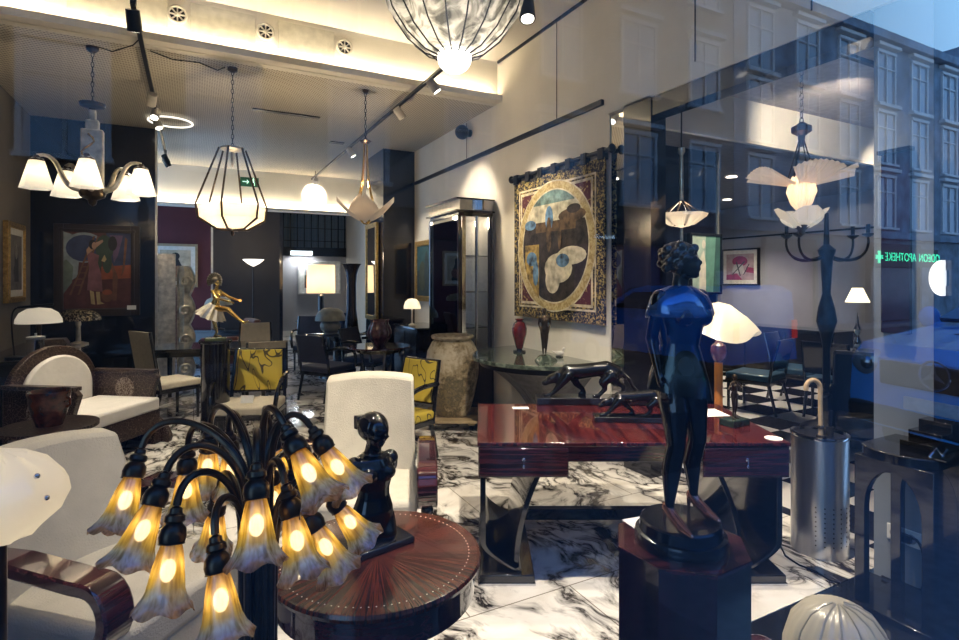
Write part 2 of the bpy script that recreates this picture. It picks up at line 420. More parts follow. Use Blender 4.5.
sbox('floor_far', (XL, 9.9, -.1), (4.3, 17, 0), bpy.data.materials['white_veined_marble'])
sbox('floor_checker', (3.7, 1.2, -.1), (XR, 7.2, 0), checker())
STONE = P('black_polished_stone', (.010, .011, .014), .09, 0, .3, 6, coat=.4)
sbox('floor_ledge', (XL, .35, -.1), (3.4, YM, -.004), STONE)
sbox('wall_left', (XL - .1, YG, -.1), (XL, 9.35, ZC), P('grey_brown_wall', (.16, .145, .13), .85, 0, .08, 3))
sbox('ceiling', (XL, YG - .2, ZC), (XW + .12, YF, ZC + .1), PALE)
sbox('ceiling_perforated', (XL, YF + .1, ZF), (4.32, 17.1, ZF + .1), perforated('perforated_ceiling', (.60, .55, .45), (.17, .15, .12), .05))
b = B(); b.box(((XL + XW) / 2, YF + .05, (ZF + ZC) / 2), (XW - XL, .1, ZC - ZF))
b.box(((XL + XW) / 2, YF - .06, ZF + .03), (XW - XL, .14, .05)); b.box(((XL + XW) / 2, YF - .12, ZF + .045), (XW - XL, .012, .06))
struct('ceiling_fascia', b, PALE, smooth=0)
b = B()
for x0, x1 in ((-1.0, -.22), (-.03, .56), (.78, 1.36)):
    b.box(((x0 + x1) / 2, YF - .005, 4.20), (x1 - x0, .012, .30))
struct('trim_1', b, P('vent_grille_panel', (.60, .57, .48), .8), smooth=0, bev=.004)
sbox('wall_partition', (XW, 3.92, -.1), (XW + .12, 10.0, ZC), PALE)
sbox('wall_partition_far', (4.2, 9.9, -.1), (4.32, 17, ZF), PALE)
sbox('wall_partition_return', (XW, 9.9, -.1), (4.2, 10.0, ZF), PALE)
sbox('wall_partition_upper', (XW, YG, 3.27), (XW + .12, 3.92, ZC), PALE)
b = B()
for y in (2.06, 2.95, 4.75, 6.9): b.box((XW - .001, y, 3.85 if y < 6 else 3.6), (.006, .010, 1.06 if y < 6 else .5))
b.box((XW - .008, 3.4, 4.385), (.02, 5.2, .03))
struct('trim_2', b, BLACKM, smooth=0)
sbox('trim_3', (XW - .035, 4.0, 3.285), (XW, 8.9, 3.335), BLACKM)
sbox('wall_lintel', (XW - .02, YM - .02, 3.02), (XW + .14, 3.72, 3.17), NAVY)
sbox('trim_4', (XW - .03, YG, 3.172), (XW + .12, 3.92, 3.265), PALE)
sbox('wall_column', (XW - .03, 3.38, -.1), (XW + .14, 3.70, 3.19), NAVY)
MIRR = P('mirror_glass', (.80, .80, .80), .02, 1., .01)
sbox('trim_5', (XW + .01, 3.70, -.1), (XW + .12, 3.92, 3.19), MIRR)
sbox('wall_pier', (XW, 1.30, -.1), (XW + .15, YM - .03, 3.172), P('pale_blue_wall', (.26, .29, .32), .8, 0, .08, 4))
sbox('wall_pier_dark', (XW - .02, YG, -.1), (XW + .15, 1.42, 3.172), NAVY)
# pier with a gilt mirror at the far end of the partition
sbox('wall_pier_far', (2.84, 8.95, -.1), (XW, 10.0, ZF), NAVY)
# back of the shop
sbox('wall_bulkhead', (XL, 12, 3.07), (4.2, 12.12, ZF), PALE)
sbox('trim_6', (XL, 11.86, 3.07), (4.2, 12.0, 3.12), PALE)
sbox('wall_screen', (XL, 9.35, -.1), (-.5, 9.47, ZF), NAVY)
sbox('trim_7', (-.5, 9.33, -.1), (-.475, 9.47, ZF), P('pale_metal_edge', (.6, .58, .52), .3, .8))
sbox('wall_maroon', (XL, 13, -.1), (.36, 13.1, ZF), MAROON)
sbox('wall_back_dark', (.36, 15, -.1), (2.06, 15.1, ZF), DARKW)
sbox('trim_8', (.33, 12.97, -.1), (.37, 13.1, 3.07), P('pale_metal_edge', (.6, .58, .52), .3, .8))
sbox('wall_back', (2.06, 17, -.1), (4.3, 17.1, ZF), GREYW)
sbox('wall_back_return', (1.98, 15, -.1), (2.06, 17.1, ZF), NAVY)
sbox('baseboard_back', (2.06, 16.97, 0), (4.2, 17, .15), PALE)
# right-hand room beyond the opening
RW = P('dove_grey_wall', (.30, .31, .36), .9, 0, .06, 3)
sbox('ceiling_right', (XW + .12, YG, 3.42), (XR, 3.56, 3.5), P('grey_ceiling', (.46, .42, .40), .9))
sbox('ceiling_right_low', (XW + .12, 3.6, 3.0), (XR, 7.3, 3.1), P('dark_grey_ceiling', (.16, .15, .16), .9))
sbox('wall_right_fascia', (XW + .12, 3.56, 3.0), (XR, 3.62, 3.46), PALE)
sbox('wall_right', (XR, YG, -.1), (XR + .1, 7.3, 3.46), RW)
sbox('trim_9', (XR - .02, 2.0, 2.42), (XR, 7.2, 2.45), BLACKM)
sbox('wall_right_back', (XW + .12, 7.2, -.1), (XR, 7.3, 3.1), RW)
sbox('wall_right_block', (XW + .2, 4.0, -.1), (4.93, 4.25, 3.0), NAVY)
sbox('trim_10', (4.93, 3.985, -.1), (4.955, 4.25, 3.0), P('pale_metal_edge', (.6, .58, .52), .3, .8))
sbox('wall_front_right', (XW + .12, YG - .15, -.1), (XR + .1, YG, 4.5), DARKW)
t = thing('wall_panel', 'narrow dark violet panel hanging on the pale pier at the right', 'panel', (XW - .015, (onX(884, XW) + onX(913, XW)) / 2, 1.85), -PI / 2)
B().box((0, 0, 0), (onX(884, XW) - onX(913, XW), .03, .98)).build('panel', C('dark_violet_lacquer', (.022, .010, .030), .25), t, bev=.004); B().box((0, -.01, .50), (onX(884, XW) - onX(913, XW) + .02, .05, .02)).build('top_rail', BLACKM, t)
# shop window
b = B(); b.add([(XL, YG, -.05), (XW, YG, -.05), (XW, YG, ZC), (XL, YG, ZC)], [(0, 1, 2, 3)])
def window_glass():
    m, nt, p = nodes('shop_window_glass'); nt.nodes.remove(p); out = nt.nodes['Material Output']
    g = nt.nodes.new('ShaderNodeNewGeometry'); d = N(nt, 'ShaderNodeVectorMath', operation='DOT_PRODUCT')
    nt.links.new(g.outputs['Normal'], d.inputs[0]); nt.links.new(g.outputs['Incoming'], d.inputs[1])
    a = N(nt, 'ShaderNodeMath', operation='ABSOLUTE'); nt.links.new(d.outputs['Value'], a.inputs[0])
    s = N(nt, 'ShaderNodeMath', operation='SUBTRACT'); s.inputs[0].default_value = 1; nt.links.new(a.outputs[0], s.inputs[1])
    q = N(nt, 'ShaderNodeMath', operation='POWER'); q.inputs[1].default_value = 4.2; nt.links.new(s.outputs[0], q.inputs[0])
    k = N(nt, 'ShaderNodeMath', operation='MULTIPLY_ADD'); k.inputs[1].default_value = 1.7; k.inputs[2].default_value = .052; k.use_clamp = True; nt.links.new(q.outputs[0], k.inputs[0])
    tp = nt.nodes.new('ShaderNodeBsdfTransparent'); gl = N(nt, 'ShaderNodeBsdfGlossy', Roughness=0.0); gl.inputs[0].default_value = (.95, .97, 1, 1)
    mx = nt.nodes.new('ShaderNodeMixShader'); nt.links.new(k.outputs[0], mx.inputs[0]); nt.links.new(tp.outputs[0], mx.inputs[1]); nt.links.new(gl.outputs[0], mx.inputs[2])
    nt.links.new(mx.outputs[0], out.inputs[0]); return m
struct('window_1', b, window_glass(), smooth=0)
b = B(); b.box(((XL + XW) / 2, YG, -.06), (XW - XL, .12, .1)); b.box((XL - .03, YG, 2.2), (.06, .12, 4.6)); b.box(((XL + XW) / 2, YG, ZC + .03), (XW - XL, .12, .06))
struct('trim_11', b, BLACKM, smooth=0)
# gallery windows with blinds high in the back wall
b = B(); g = B()
b.box((3.13, 16.95, 2.50), (2.1, .06, .26)); b.box((3.13, 16.95, 3.66), (2.1, .06, .1))
for i in range(11): b.box((2.14 + .2 * i, 16.95, 3.1), (.03, .05, 1.1))
for z in (2.82, 3.2): b.box((3.13, 16.95, z), (2.1, .05, .02))
for i in range(49): g.box((2.12 + .042 * i, 16.98, 3.1), (.026, .02, 1.06))
struct('window_2', g, P('blue_grey_blind', (.10, .15, .20), .6), smooth=0); struct('trim_12', b, BLACKM, smooth=0)

# ------------------------------------------------------------------ the street, seen only mirrored in the window
YS = -12.0
sbox('street_pavement', (-30, -2.6, -.3), (60, .35, -.15), P('paving', (.16, .16, .17), .8))
sbox('street_road', (-30, -10.9, -.35), (60, -2.6, -.27), P('asphalt', (.05, .05, .055), .7))
sbox('street_pavement_far', (-30, YS, -.3), (60, -10.9, -.15), P('paving', (.16, .16, .17), .8))
FAC = P('weathered_facade', (.17, .165, .16), .9, 0, .35, 1.2, .3); FAC2 = P('rust_facade', (.11, .085, .07), .9, 0, .3, 1.5, .2)
WPANE = P('sky_mirroring_pane', (.30, .36, .44), .05, .55, .05); WFR = P('white_window_frame', (.6, .6, .6), .6)
def town_house(x0, x1, h, mat, label, floors, rnd, dep=8.):
    t = thing('town_house', label, 'building', ((x0 + x1) / 2, YS, -.15)); W = x1 - x0
    b = B(); b.box((0, -dep / 2, h / 2), (W, dep, h)); b.build('wall', mat, t, smooth=0)
    B().box((0, .15, h + .1), (W, .5, .35)).build('cornice', mat, t, smooth=0); B().box((0, .08, 3.75), (W, .3, .3)).build('string_course', mat, t, smooth=0)
    n = int(W // 2.7); first = None
    for fz in floors:
        for i in range(n):
            x = -W / 2 + W * (i + .5) / n
            if first is None:
                f = B(); f.box((0, .06, 1.15), (1.5, .12, .12)); f.box((0, .1, -1.15), (1.6, .2, .1))
                for dx in (-.7, .7, 0): f.box((dx, .04, 0), (.1 if dx else .06, .09, 2.2))
                f.box((0, .04, .45), (1.3, .08, .06)); f.box((0, .12, 1.4), (1.8, .24, .14))
                wf = f.build('window', WFR, t, loc=(x, 0, fz), smooth=0)
                p = B(); p.box((0, .01, 0), (1.36, .03, 2.2)); wp = p.build('pane', WPANE, wf, smooth=0); first = (wf, wp)
            else:
                a = first[0].copy(); COL.objects.link(a); a.parent = t; a.location = (x, 0, fz)
                c = first[1].copy(); COL.objects.link(c); c.parent = a
    return t
town_house(-12, 2.0, 15, FAC2, 'pale town house across the street, mirrored faintly over the ceiling at the left', (5.3, 8.6, 11.9), 1)
town_house(2.05, 17, 15.5, FAC, 'grey stuccoed town house across the street, mirrored above the dark lintel', (5.3, 8.8, 12.2), 2)
FAC3 = P('blue_grey_facade', (.17, .23, .29), .9, 0, .45, 1.4, .3)
th = town_house(17.05, 34, 12.2, FAC3, 'weathered town house with blue sky above its roof, mirrored at the upper right', (5.2, 8.0, 10.6), 3)
town_house(34.05, 58, 13.5, FAC3, 'farthest town house down the street, mirrored in the right end of the window', (5.2, 8.2, 11.0), 4)
for x0, wd, mt, nm in ((3.2, 3.2, C('shop_glass_dark', (.02, .025, .035), .1), 'dark'), (9.6, 3.6, C('shop_front_violet', (.10, .05, .14), .4), 'violet'), (18.2, 3.0, C('shop_front_magenta', (.22, .05, .16), .4), 'magenta'), (25.0, 4.0, C('shop_front_slate', (.05, .07, .10), .2), 'slate')):
    t = thing('shopfront', nm + ' shopfront at street level across the road, mirrored in the window', 'shopfront', (x0 + wd / 2, YS + .26, -.15))
    b = B(); b.box((0, .08, 3.1), (wd, .2, .5)); b.box((-wd / 2, .08, 1.5), (.15, .2, 3)); b.box((wd / 2, .08, 1.5), (.15, .2, 3)); b.build('frame', C('shop_frame', (.04, .04, .05)), t, smooth=0)
    b = B(); b.box((0, .05, 1.45), (wd - .1, .06, 2.8)); b.build('display_window', mt, t, smooth=0)
# pharmacy sign and a lit shop name, both reading normally from the street
GREEN = glow('green_sign_light', (.05, .95, .45), 2.2); BLUEL = glow('pale_blue_sign_light', (.55, .78, 1.), 3.0)
t = thing('pharmacy_sign', 'green lit pharmacy sign with a cross, mirrored beside the parked van', 'sign', (27.2, YS + .78, 2.6))
b = B(); b.box((0, -.06, 0), (5.2, .06, .8)); b.build('backing', C('sign_black', (.012, .02, .02), .5), t, smooth=0)
text('lettering', 'ODEON', .50, GREEN, t, (1.75, .0, 0), (PI / 2, 0, PI)); text('lettering', 'APOTHEKE', .50, GREEN, t, (-.62, .0, 0), (PI / 2, 0, PI))
b = B(); b.prism([(-2.3 + x, .015, z) for x, z in ((-.25, -.08), (-.08, -.08), (-.08, -.25), (.08, -.25), (.08, -.08), (.25, -.08), (.25, .08), (.08, .08), (.08, .25), (-.08, .25), (-.08, .08), (-.25, .08))], (0, -.03, 0)); b.build('cross', GREEN, t, smooth=0)
t = thing('shop_name_sign', 'small pale blue lit shop name, mirrored over the edge of the tapestry', 'sign', (10.48, YS + .78, 2.89))
text('lettering', 'Boutismille', .175, BLUEL, t, (0, 0, 0), (PI / 2, 0, PI))
t = thing('poster_panel', 'pale violet poster panel with dark stripes, mirrored behind the right chairs', 'poster', (16.2, YS + .75, .9))
b = B(); b.box((0, 0, 0), (2.0, .1, 2.1)); b.build('board', C('pale_violet_poster', (.42, .38, .50), .5), t, smooth=0)
b = B()
for i in range(5): b.box((-.35 + .17 * i, .06, .35), (.11, .02, .8))
b.build('stripes', C('dark_stripe', (.03, .025, .04), .5), t, smooth=0)
text('lettering', 'DRESSCODE', .26, C('dark_stripe', (.03, .025, .04)), t, (0, .07, -.25), (PI / 2, 0, PI))
def van(label, loc, rz, col, front_detail=True):
    t = thing('van', label, 'van', loc, rz); body = P('van_paint_' + col[0], col[1], .18, 0, .05, 3, coat=1.)
    # side outline: nose at -x
    pr = [(0, .32), (-.02, .62), (.02, 1.0), (.16, 1.13), (1.20, 1.28), (2.15, 1.72), (2.7, 1.80), (4.7, 1.80), (4.9, 1.68), (4.95, .35)]
    rs = []
    for y, k in ((-.95, .94), (-.93, 1.0), (-.6, 1.015), (0, 1.02), (.6, 1.015), (.93, 1.0), (.95, .94)):
        rs.append([Vector((x + .16 * abs(y) ** 3 * (1 if x < 2.2 else 0), y * (1 - .10 * max(0, (z - 1.1) / .8)), .32 + (z - .32) * k)) for x, z in pr])
    B().rings(rs).build('body', body, t, smooth=.5)
    GL = P('vehicle_glass', (.02, .03, .04), .03, 0, .1, coat=1.)
    B().prism([(1.27, -.78, 1.33), (2.10, -.70, 1.715), (2.10, .70, 1.715), (1.27, .78, 1.33)], (-.03, 0, .045)).build('windshield', GL, t, smooth=0)
    for sy in (-1, 1):
        B().prism([(1.75, sy * .945, 1.28), (2.35, sy * .88, 1.66), (3.1, sy * .88, 1.66), (3.1, sy * .945, 1.28)], (0, sy * .02, 0)).build('side_window', GL, t, smooth=0)
        B().ell((1.55, sy * 1.08, 1.36), (.07, .12, .13), 12, 8).build('mirror', body, t)
        h = B().ell((.12, sy * .72, .94), (.10, .20, .15), 14, 8).build('headlight', P('headlight_glass', (.45, .5, .55), .06, .6, .2), t)
        B().ell((.04, sy * .70, .94), (.05, .07, .07), 10, 6).build('bulb', CHROME, h)
        for x in (.95, 3.9):
            wh = B().cyl((x, sy * .74, .18), (x, sy * .97, .18), .33, n=22).build('wheel', C('tyre', (.015, .015, .015), .8), t)
            B().cyl((x, sy * .96, .18), (x, sy * .985, .18), .20, n=18).build('hubcap', STEEL, wh)
    B().box((-.005, 0, .88), (.06, 1.05, .24)).build('grille', BLACKM, t, bev=.02)
    B().box((.03, 0, .44), (.10, 1.75, .2)).build('bumper', C('bumper_grey', (.03, .035, .045), .5), t, bev=.03)
    B().box((.85, 0, 1.235), (.05, .75, .02)).build('hood_vent', BLACKM, t, smooth=0)
    for sy in (-1, 1): B().box((4.96, sy * .86, .95), (.04, .12, .36)).build('tail_light', glow('red_tail_light', (.8, .02, .02), .8), t)
    e = B()
    e.tube([(-.05, .13 * math.cos(a * PI / 12), .92 + .13 * math.sin(a * PI / 12)) for a in range(25)], .012, 6)
    for a in (90, 210, 330):
        a = math.radians(a); e.prism([(-.055, .03 * math.cos(a + 1.2), .92 + .03 * math.sin(a + 1.2)), (-.055, .125 * math.cos(a), .92 + .125 * math.sin(a)), (-.055, .03 * math.cos(a - 1.2), .92 + .03 * math.sin(a - 1.2))], (-.01, 0, 0))
    e.build('emblem', CHROME, t, label='chrome three-pointed star in a ring')
    pl = B().box((-.04, 0, .62), (.03, .54, .12)).build('number_plate', C('plate_white', (.6, .62, .66), .4), t, smooth=0)
    return t
van('blue panel van parked by the kerb, mirrored front-on at the right edge of the window', (6.08, -1.42, -.15), math.radians(10), ('blue', (.10, .40, .90)))
van('bright blue van farther along the street, mirrored behind the right-hand chandelier', (9.7, -10.6, -.27), PI / 2, ('bright', (.01, .24, .85)))
# ------------------------------------------------------------------ ceiling lights and fittings
def spot_head(par, loc, aim, size=1., energy=60, cone=50, mat=None, col=WHITE):
    loc = Vector(loc); d = (Vector(aim) - loc).normalized()
    h = B(); h.cyl(loc - d * .07 * size, loc + d * .07 * size, .045 * size, .05 * size, 16)
    sp = h.build('spot_head', mat or WHITEM, par)
    B().cyl(loc + Vector((0, 0, .03)), (loc.x, loc.y, loc.z + .12), .012, n=8).build('bracket', BLACKM, sp)
    l = B().cyl(loc + d * .0705 * size, loc + d * .072 * size, .04 * size, n=14).build('lens', glow('spot_lens', (1, .93, .8), 5), sp)
    if energy: lamp('SPOT', loc + d * .09 * size, energy, col, .04, par, aim, cone, .7, name='spot_light')
WHITEM = P('white_metal', (.55, .52, .46), .4)
def track(label, a, b, heads):
    a = Vector(a); b = Vector(b); t = thing('track_light', label, 'track light', (0, 0, 0))
    r = B(); m = (a + b) / 2; d = b - a
    r.box(m, (max(abs(d.x), .035), max(abs(d.y), .035), .03)); r.build('rail', BLACKM, t, smooth=0)
    w_ = B()
    for p in (a.lerp(b, .04), a.lerp(b, .96)):
        top = (ZC if p.y < YF else ZF) if p.x < XW else 3.42
        w_.cyl(p, (p.x, p.y, top), .008, n=6)
    w_.build('hanger', BLACKM, t)
    for hd in heads: spot_head(t, *hd[:2], **hd[2])
    return t
ZT = 3.76
track('black ceiling track on the left running back past the small cone-shade chandelier', (-.41, 4.9, ZT), (-.41, 11, ZT),
      [((-.41, 5.0, 3.66), (-.2, 6.5, 1.0), dict(size=1.1, energy=170, mat=BLACKM, cone=60)), ((-.41, 7.1, 3.66), (-1.0, 9.3, 1.6), dict(energy=40)), ((-.41, 7.7, 3.66), (-.9, 5.5, .6), dict(energy=120)),
       ((-.41, 8.15, 3.66), (.6, 7.0, .5), dict(energy=110)), ((-.41, 10.5, 3.66), (.8, 13, 1.2), dict(energy=30, mat=BLACKM)), ((-.41, 10.8, 3.66), (1.4, 12, .5), dict(energy=60, mat=BLACKM))])
track('long black ceiling track in the middle pointing at the tapestry wall', (2.2, 2.9, ZT), (2.2, 11.8, ZT),
      [((2.2, 3.45, 3.66), (1.8, 2.6, .8), dict(size=1.2, energy=160, mat=BLACKM, cone=70)), ((2.2, 5.25, 3.66), (3.4, 4.9, 2.0), dict(energy=130, cone=58)), ((2.2, 6.3, 3.66), (3.4, 6.6, 2.4), dict(energy=110, cone=60)),
       ((2.2, 8.6, 3.66), (3.4, 8.3, 1.7), dict(energy=70)), ((2.2, 11.4, 3.66), (2.9, 17, 1.9), dict(energy=420))])
track('black ceiling track in the right-hand room behind the fan-shade chandelier', (4.1, 2.35, 3.32), (6.9, 2.35, 3.32),
      [((4.95, 2.35, 3.22), (5.6, 3.56, 3.1), dict(energy=45, mat=BLACKM, cone=80)), ((5.35, 2.35, 3.22), (4.45, 3.96, 1.5), dict(energy=150, mat=BLACKM)), ((6.5, 2.35, 3.22), (9, 6.2, 1.7), dict(energy=90, mat=BLACKM))])
track('added black ceiling track lighting the window display, out of the picture', (-1.4, 1.9, 4.2), (2.9, 1.9, 4.2),  # unseen extra track, added to brighten the window display
      [((-1.1, 1.9, 4.1), (-.6, 3.0, .6), dict(energy=190, cone=55)), ((.5, 1.9, 4.1), (.9, 3.2, .6), dict(energy=130, cone=55)), ((1.6, 1.9, 4.1), (2.1, 3.2, .2), dict(energy=460, cone=70)), ((2.8, 1.9, 4.1), (3.0, 2.0, .3), dict(energy=240, cone=50))])
# LED coves on the two fascia ledges
for nm, y, z, e, lb in (('cove_light', YF - .075, ZF + .068, 17, 'warm LED strip on the ledge of the near ceiling fascia'), ('cove_light', 11.93, 3.14, 17, 'warm LED strip on the ledge of the far bulkhead')):
    t = thing(nm, lb, 'cove light', ((XL + XW) / 2, y, z)); B().box((0, 0, 0), (5.2, .03, .016)).build('strip', glow('led_strip', (1, .86, .62), 4), t, smooth=0)
    lamp('AREA', (0, 0, .012), e, (1, .84, .58), 5.2, t, (0, .30, .8), sy=.03, name='cove_led')
# round air vents in the fascia
v0 = None
for i, (px, lb) in enumerate(((178, 'round air vent in the fascia above the small left chandelier'), (266, 'round air vent in the fascia right of the glass bowl pendant chain'), (345, 'round air vent in the fascia above the petal pendant'))):
    loc = (onY(px, YF), YF, 4.205)
    if v0: again(v0, loc, 0, lb); continue
    v0 = thing('air_vent', lb, 'vent', loc, 0, 'round vents along the fascia')
    b = B(); b.tube([(.078 * math.cos(a * PI / 12), -.012, .078 * math.sin(a * PI / 12)) for a in range(25)], .014, 6); b.build('rim', WHITEM, v0)
    B().cyl((0, -.002, 0), (0, -.008, 0), .07, n=20).build('backing', BLACKM, v0)
    b = B()
    for a in range(8): b.cyl((.018 * math.cos(a * PI / 4), -.012, .018 * math.sin(a * PI / 4)), (.066 * math.cos(a * PI / 4), -.012, .066 * math.sin(a * PI / 4)), .008, n=6)
    b.ell((0, -.014, 0), .022, 10, 6); b.build('fins', WHITEM, v0)
t = thing('ceiling_speaker', 'round black speaker fixed high on the pale wall left of the tapestry', 'speaker', (XW, onX(471, XW), 3.68))
B().cyl((0, 0, 0), (-.10, 0, 0), .05, n=14).build('bracket', BLACKM, t); B().ell((-.13, .0, 0), (.10, .09, .10), 18, 12).build('housing', C('speaker_black', (.008, .008, .008), .4), t)
p = fl(322, 122, 3.87); b = B().box((0, 0, 0), (.85, .08, .014)); tag(b.build('ceiling_vent', BLACKM, loc=(1.1, 7.65, 3.862), smooth=0), 'long black slot vent in the perforated ceiling', 'vent')
tag(B().box((0, 0, 0), (.22, .1, .014)).build('ceiling_vent', BLACKM, loc=(2.05, 8.9, 3.862), smooth=0), 'short black slot vent beside the middle ceiling track', 'vent')
b = B(); b.tube([(.27 * math.cos(a * PI / 16), .27 * math.sin(a * PI / 16), 0) for a in range(33)], .013, 8)
t = thing('ring_light', 'thin glowing ring fixture on the perforated ceiling', 'ceiling light', (-.28, 8.7, 3.835)); b.build('ring', glow('ring_glow', (1, .95, .85), .8), t)
t = thing('exit_sign', 'small green illuminated exit sign below the far bulkhead ceiling', 'sign', (onY(250, 11.8), 11.8, 3.60))
B().box((0, 0, 0), (.34, .04, .18)).build('box', C('exit_green', (.01, .14, .06), .4), t, smooth=0)
b = B(); b.prism([(-.13, -.024, .01), (-.05, -.024, .01), (-.05, -.024, .05), (-.01, -.024, 0), (-.05, -.024, -.05), (-.05, -.024, -.01), (-.13, -.024, -.01)], (0, -.003, 0))
b.box((.07, -.024, .02), (.03, .004, .07)); b.ell((.07, -.024, .065), (.015, .004, .015), 8, 6); b.box((.055, -.024, -.04), (.012, .004, .06)); b.box((.09, -.024, -.04), (.012, .004, .06)); b.build('pictogram', glow('exit_white', (.6, 1, .75), .9), t, smooth=0)
lt = thing('wall_light', 'short white strip light under the gallery window at the back', 'light', (2.85, 16.9, 2.45)); B().box((0, 0, 0), (.62, .06, .12)).build('diffuser', glow('strip_white', (.8, .92, 1), 2.5), lt, bev=.01); lamp('AREA', (0, -.12, -.08), 11, (.9, .95, 1), .6, lt, (0, -.10, -1), sy=.05)

def chain(b, a, c, r=.012, step=.045):
    a = Vector(a); c = Vector(c); n = max(2, int((c - a).length / step))
    for i in range(n):
        p = a.lerp(c, (i + .5) / n); o = (i % 2) * PI / 2; h = step * .62
        b.tube([p + Vector((r * math.cos(k * PI / 4) * math.cos(o), r * math.cos(k * PI / 4) * math.sin(o), h * math.sin(k * PI / 4))) for k in range(9)], .004, 5, cap=False)
    return b
LAMPW = (1., .78, .50)
# --- left chandelier with five cone shades
o = fl(93, 47, ZF); o.z = ZF
t = thing('chandelier', 'bronze chandelier on the left with five lit white cone shades on scroll arms', 'chandelier', o)
zb = zz(196, 5.22) - ZF         # underside
b = B(); b.lathe([(.02, -.06), (.05, -.03), (.055, 0)], 16); b.build('ceiling_rose', BRONZE, t)
b = chain(B(), (0, 0, -.05), (0, 0, -.52)); b.build('chain', BLACKM, t)
b = B().lathe([(.005, -.50), (.02, -.52), (.11, -.54), (.10, -.57), (.03, -.59), (.018, -.66), (.018, -.72)], 18); b.build('collar', BRONZE, t)
b = B(); b.box((0, 0, -1.06), (.18, .10, .54)); b.box((0, 0, -.75), (.11, .08, .10)); b.box((0, 0, -.66), (.06, .06, .12)); b.build('body', SILVER, t, bev=.012)
b = B(); b.tube([(-.03 + .05 * math.sin(k * .9), -.055, -.84 - k * .035) for k in range(9)], .010, 6); b.build('scroll_ornament', GOLD, t)
b = B().lathe([(.0, -1.52), (.03, -1.50), (.04, -1.46), (.10, -1.43), (.11, -1.40), (.10, -1.32), (.06, -1.30)], 18); b.build('base_cup', BRONZE, t)
SHC = shade('white_cone_glass', [(0, (.95, .88, .74)), (1, (.98, .92, .80))], .24, transl=.65, glowing=.25)
for k in range(5):
    a = math.radians(200 + 72 * k); ca, sa = math.cos(a), math.sin(a)
    pts = [(.06, -1.28), (.16, -1.25), (.22, -1.10), (.26, -.97), (.36, -.92), (.45, -.95)]
    pts = bez((.06 * ca, .06 * sa, -1.36), (.30 * ca, .30 * sa, -1.42), (.20 * ca, .20 * sa, -1.02), (.42 * ca, .42 * sa, -1.10), 12)
    am = B().tube(pts, [.028 - .012 * i / 12 for i in range(13)], 8).build('arm', SILVER, t)
    sh = B().lathe([(.05, 0), (.060, -.02), (.130, -.27)], 6, cap=False).build('lamp_shade', SHC, t, loc=(.42 * ca, .42 * sa, -1.13))
    B().lathe([(.02, .03), (.03, .01), (.06, -.01), (.06, -.02)], 12).build('shade_holder', BRONZE, sh)
    B().ell((0, 0, -.12), (.025, .025, .04), 10, 8).build('bulb', glow('warm_bulb', (1, .8, .5), 6), sh)
    lamp('POINT', (0, 0, -.14), 1.1, LAMPW, .03, sh)
# --- hexagonal glass bowl hung on rods
o = fl(233, 68, ZF); o.z = ZF
t = thing('pendant_lamp', 'pendant with a frosted hexagonal glass bowl hung on long bronze rods', 'pendant lamp', o)
zr = zz(148, 5.74) - ZF; zt = zz(206, 5.74) - ZF; zl = zz(230, 5.74) - ZF
B().lathe([(.02, -.05), (.05, -.03), (.05, 0)], 14).build('ceiling_rose', BRONZE, t)
chain(B(), (0, 0, -.03), (0, 0, zr)).build('chain', BLACKM, t)
b = B().lathe([(.01, zr + .03), (.12, zr), (.12, zr - .02), (.02, zr - .05), (.015, zr - .18), (0, zr - .22)], 18); b.build('top_ring', SILVER, t)
fr = B()
for k in range(6):
    a = math.radians(60 * k + 10)
    fr.tube([(.13 * math.cos(a), .13 * math.sin(a), zr - .01), (.35 * math.cos(a), .35 * math.sin(a), zt)], .011, 6)
    fr.tube([(.35 * math.cos(a), .35 * math.sin(a), zt), (.33 * math.cos(a), .33 * math.sin(a), zt - .14), (.16 * math.cos(a), .16 * math.sin(a), zl + .005), (.0, .0, zl)], .012, 6)
fr.build('rods', BRONZE, t)
M6 = Matrix.Translation((0, 0, zt)) @ Matrix.Rotation(math.radians(10), 4, 'Z')
b = B().lathe([(.33, 0), (.32, -.13), (.15, zl - zt + .015), (.0, zl - zt + .012)], 6, M=M6, cap=False)
SHM = shade('mottled_alabaster_glass', [(0, (.50, .43, .34)), (.5, (.66, .58, .47)), (1, (.56, .48, .38))], .3, transl=.6, glowing=.12)
b.build('glass_bowl', SHM, t, smooth=.3)
B().ell((0, 0, zl - .03), (.02, .02, .035), 10, 8).build('finial', BRONZE, t)
lamp('POINT', (0, 0, zt + .05), 20, LAMPW, .05, t)
# --- petal pendant
o = Vector((onY(366, 6.3), 6.3, ZF)); zc3 = 6.3 * FY + o.x * FX
t = thing('pendant_lamp', 'petal pendant with four pale glass petals round a glowing globe', 'pendant lamp', o)
z1 = zz(142, zc3) - ZF; z2 = zz(203, zc3) - ZF; z3 = zz(224, zc3) - ZF
B().lathe([(.02, -.04), (.04, 0)], 12).build('ceiling_rose', BRONZE, t)
chain(B(), (0, 0, -.03), (0, 0, z1 + .02)).build('chain', BLACKM, t)
B().lathe([(.01, z1 + .05), (.03, z1 + .03), (.07, z1 + .01), (.02, z1 - .03)], 14).build('collar', BRONZE, t)
b = B()
for k in range(4):
    a = PI / 2 * k + .4; ca, sa = math.cos(a), math.sin(a)
    b.tube(bez((.02 * ca, .02 * sa, z1), (.03 * ca, .03 * sa, z1 - .4), (.07 * ca, .07 * sa, z2 + .1), (.13 * ca, .13 * sa, z2), 10), .010, 6)
    b.tube(bez((.13 * ca, .13 * sa, z2), (.13 * ca, .13 * sa, z2 - .1), (.08 * ca, .08 * sa, z3), (0, 0, z3), 8), .010, 6)
b.build('frame', GOLD, t)
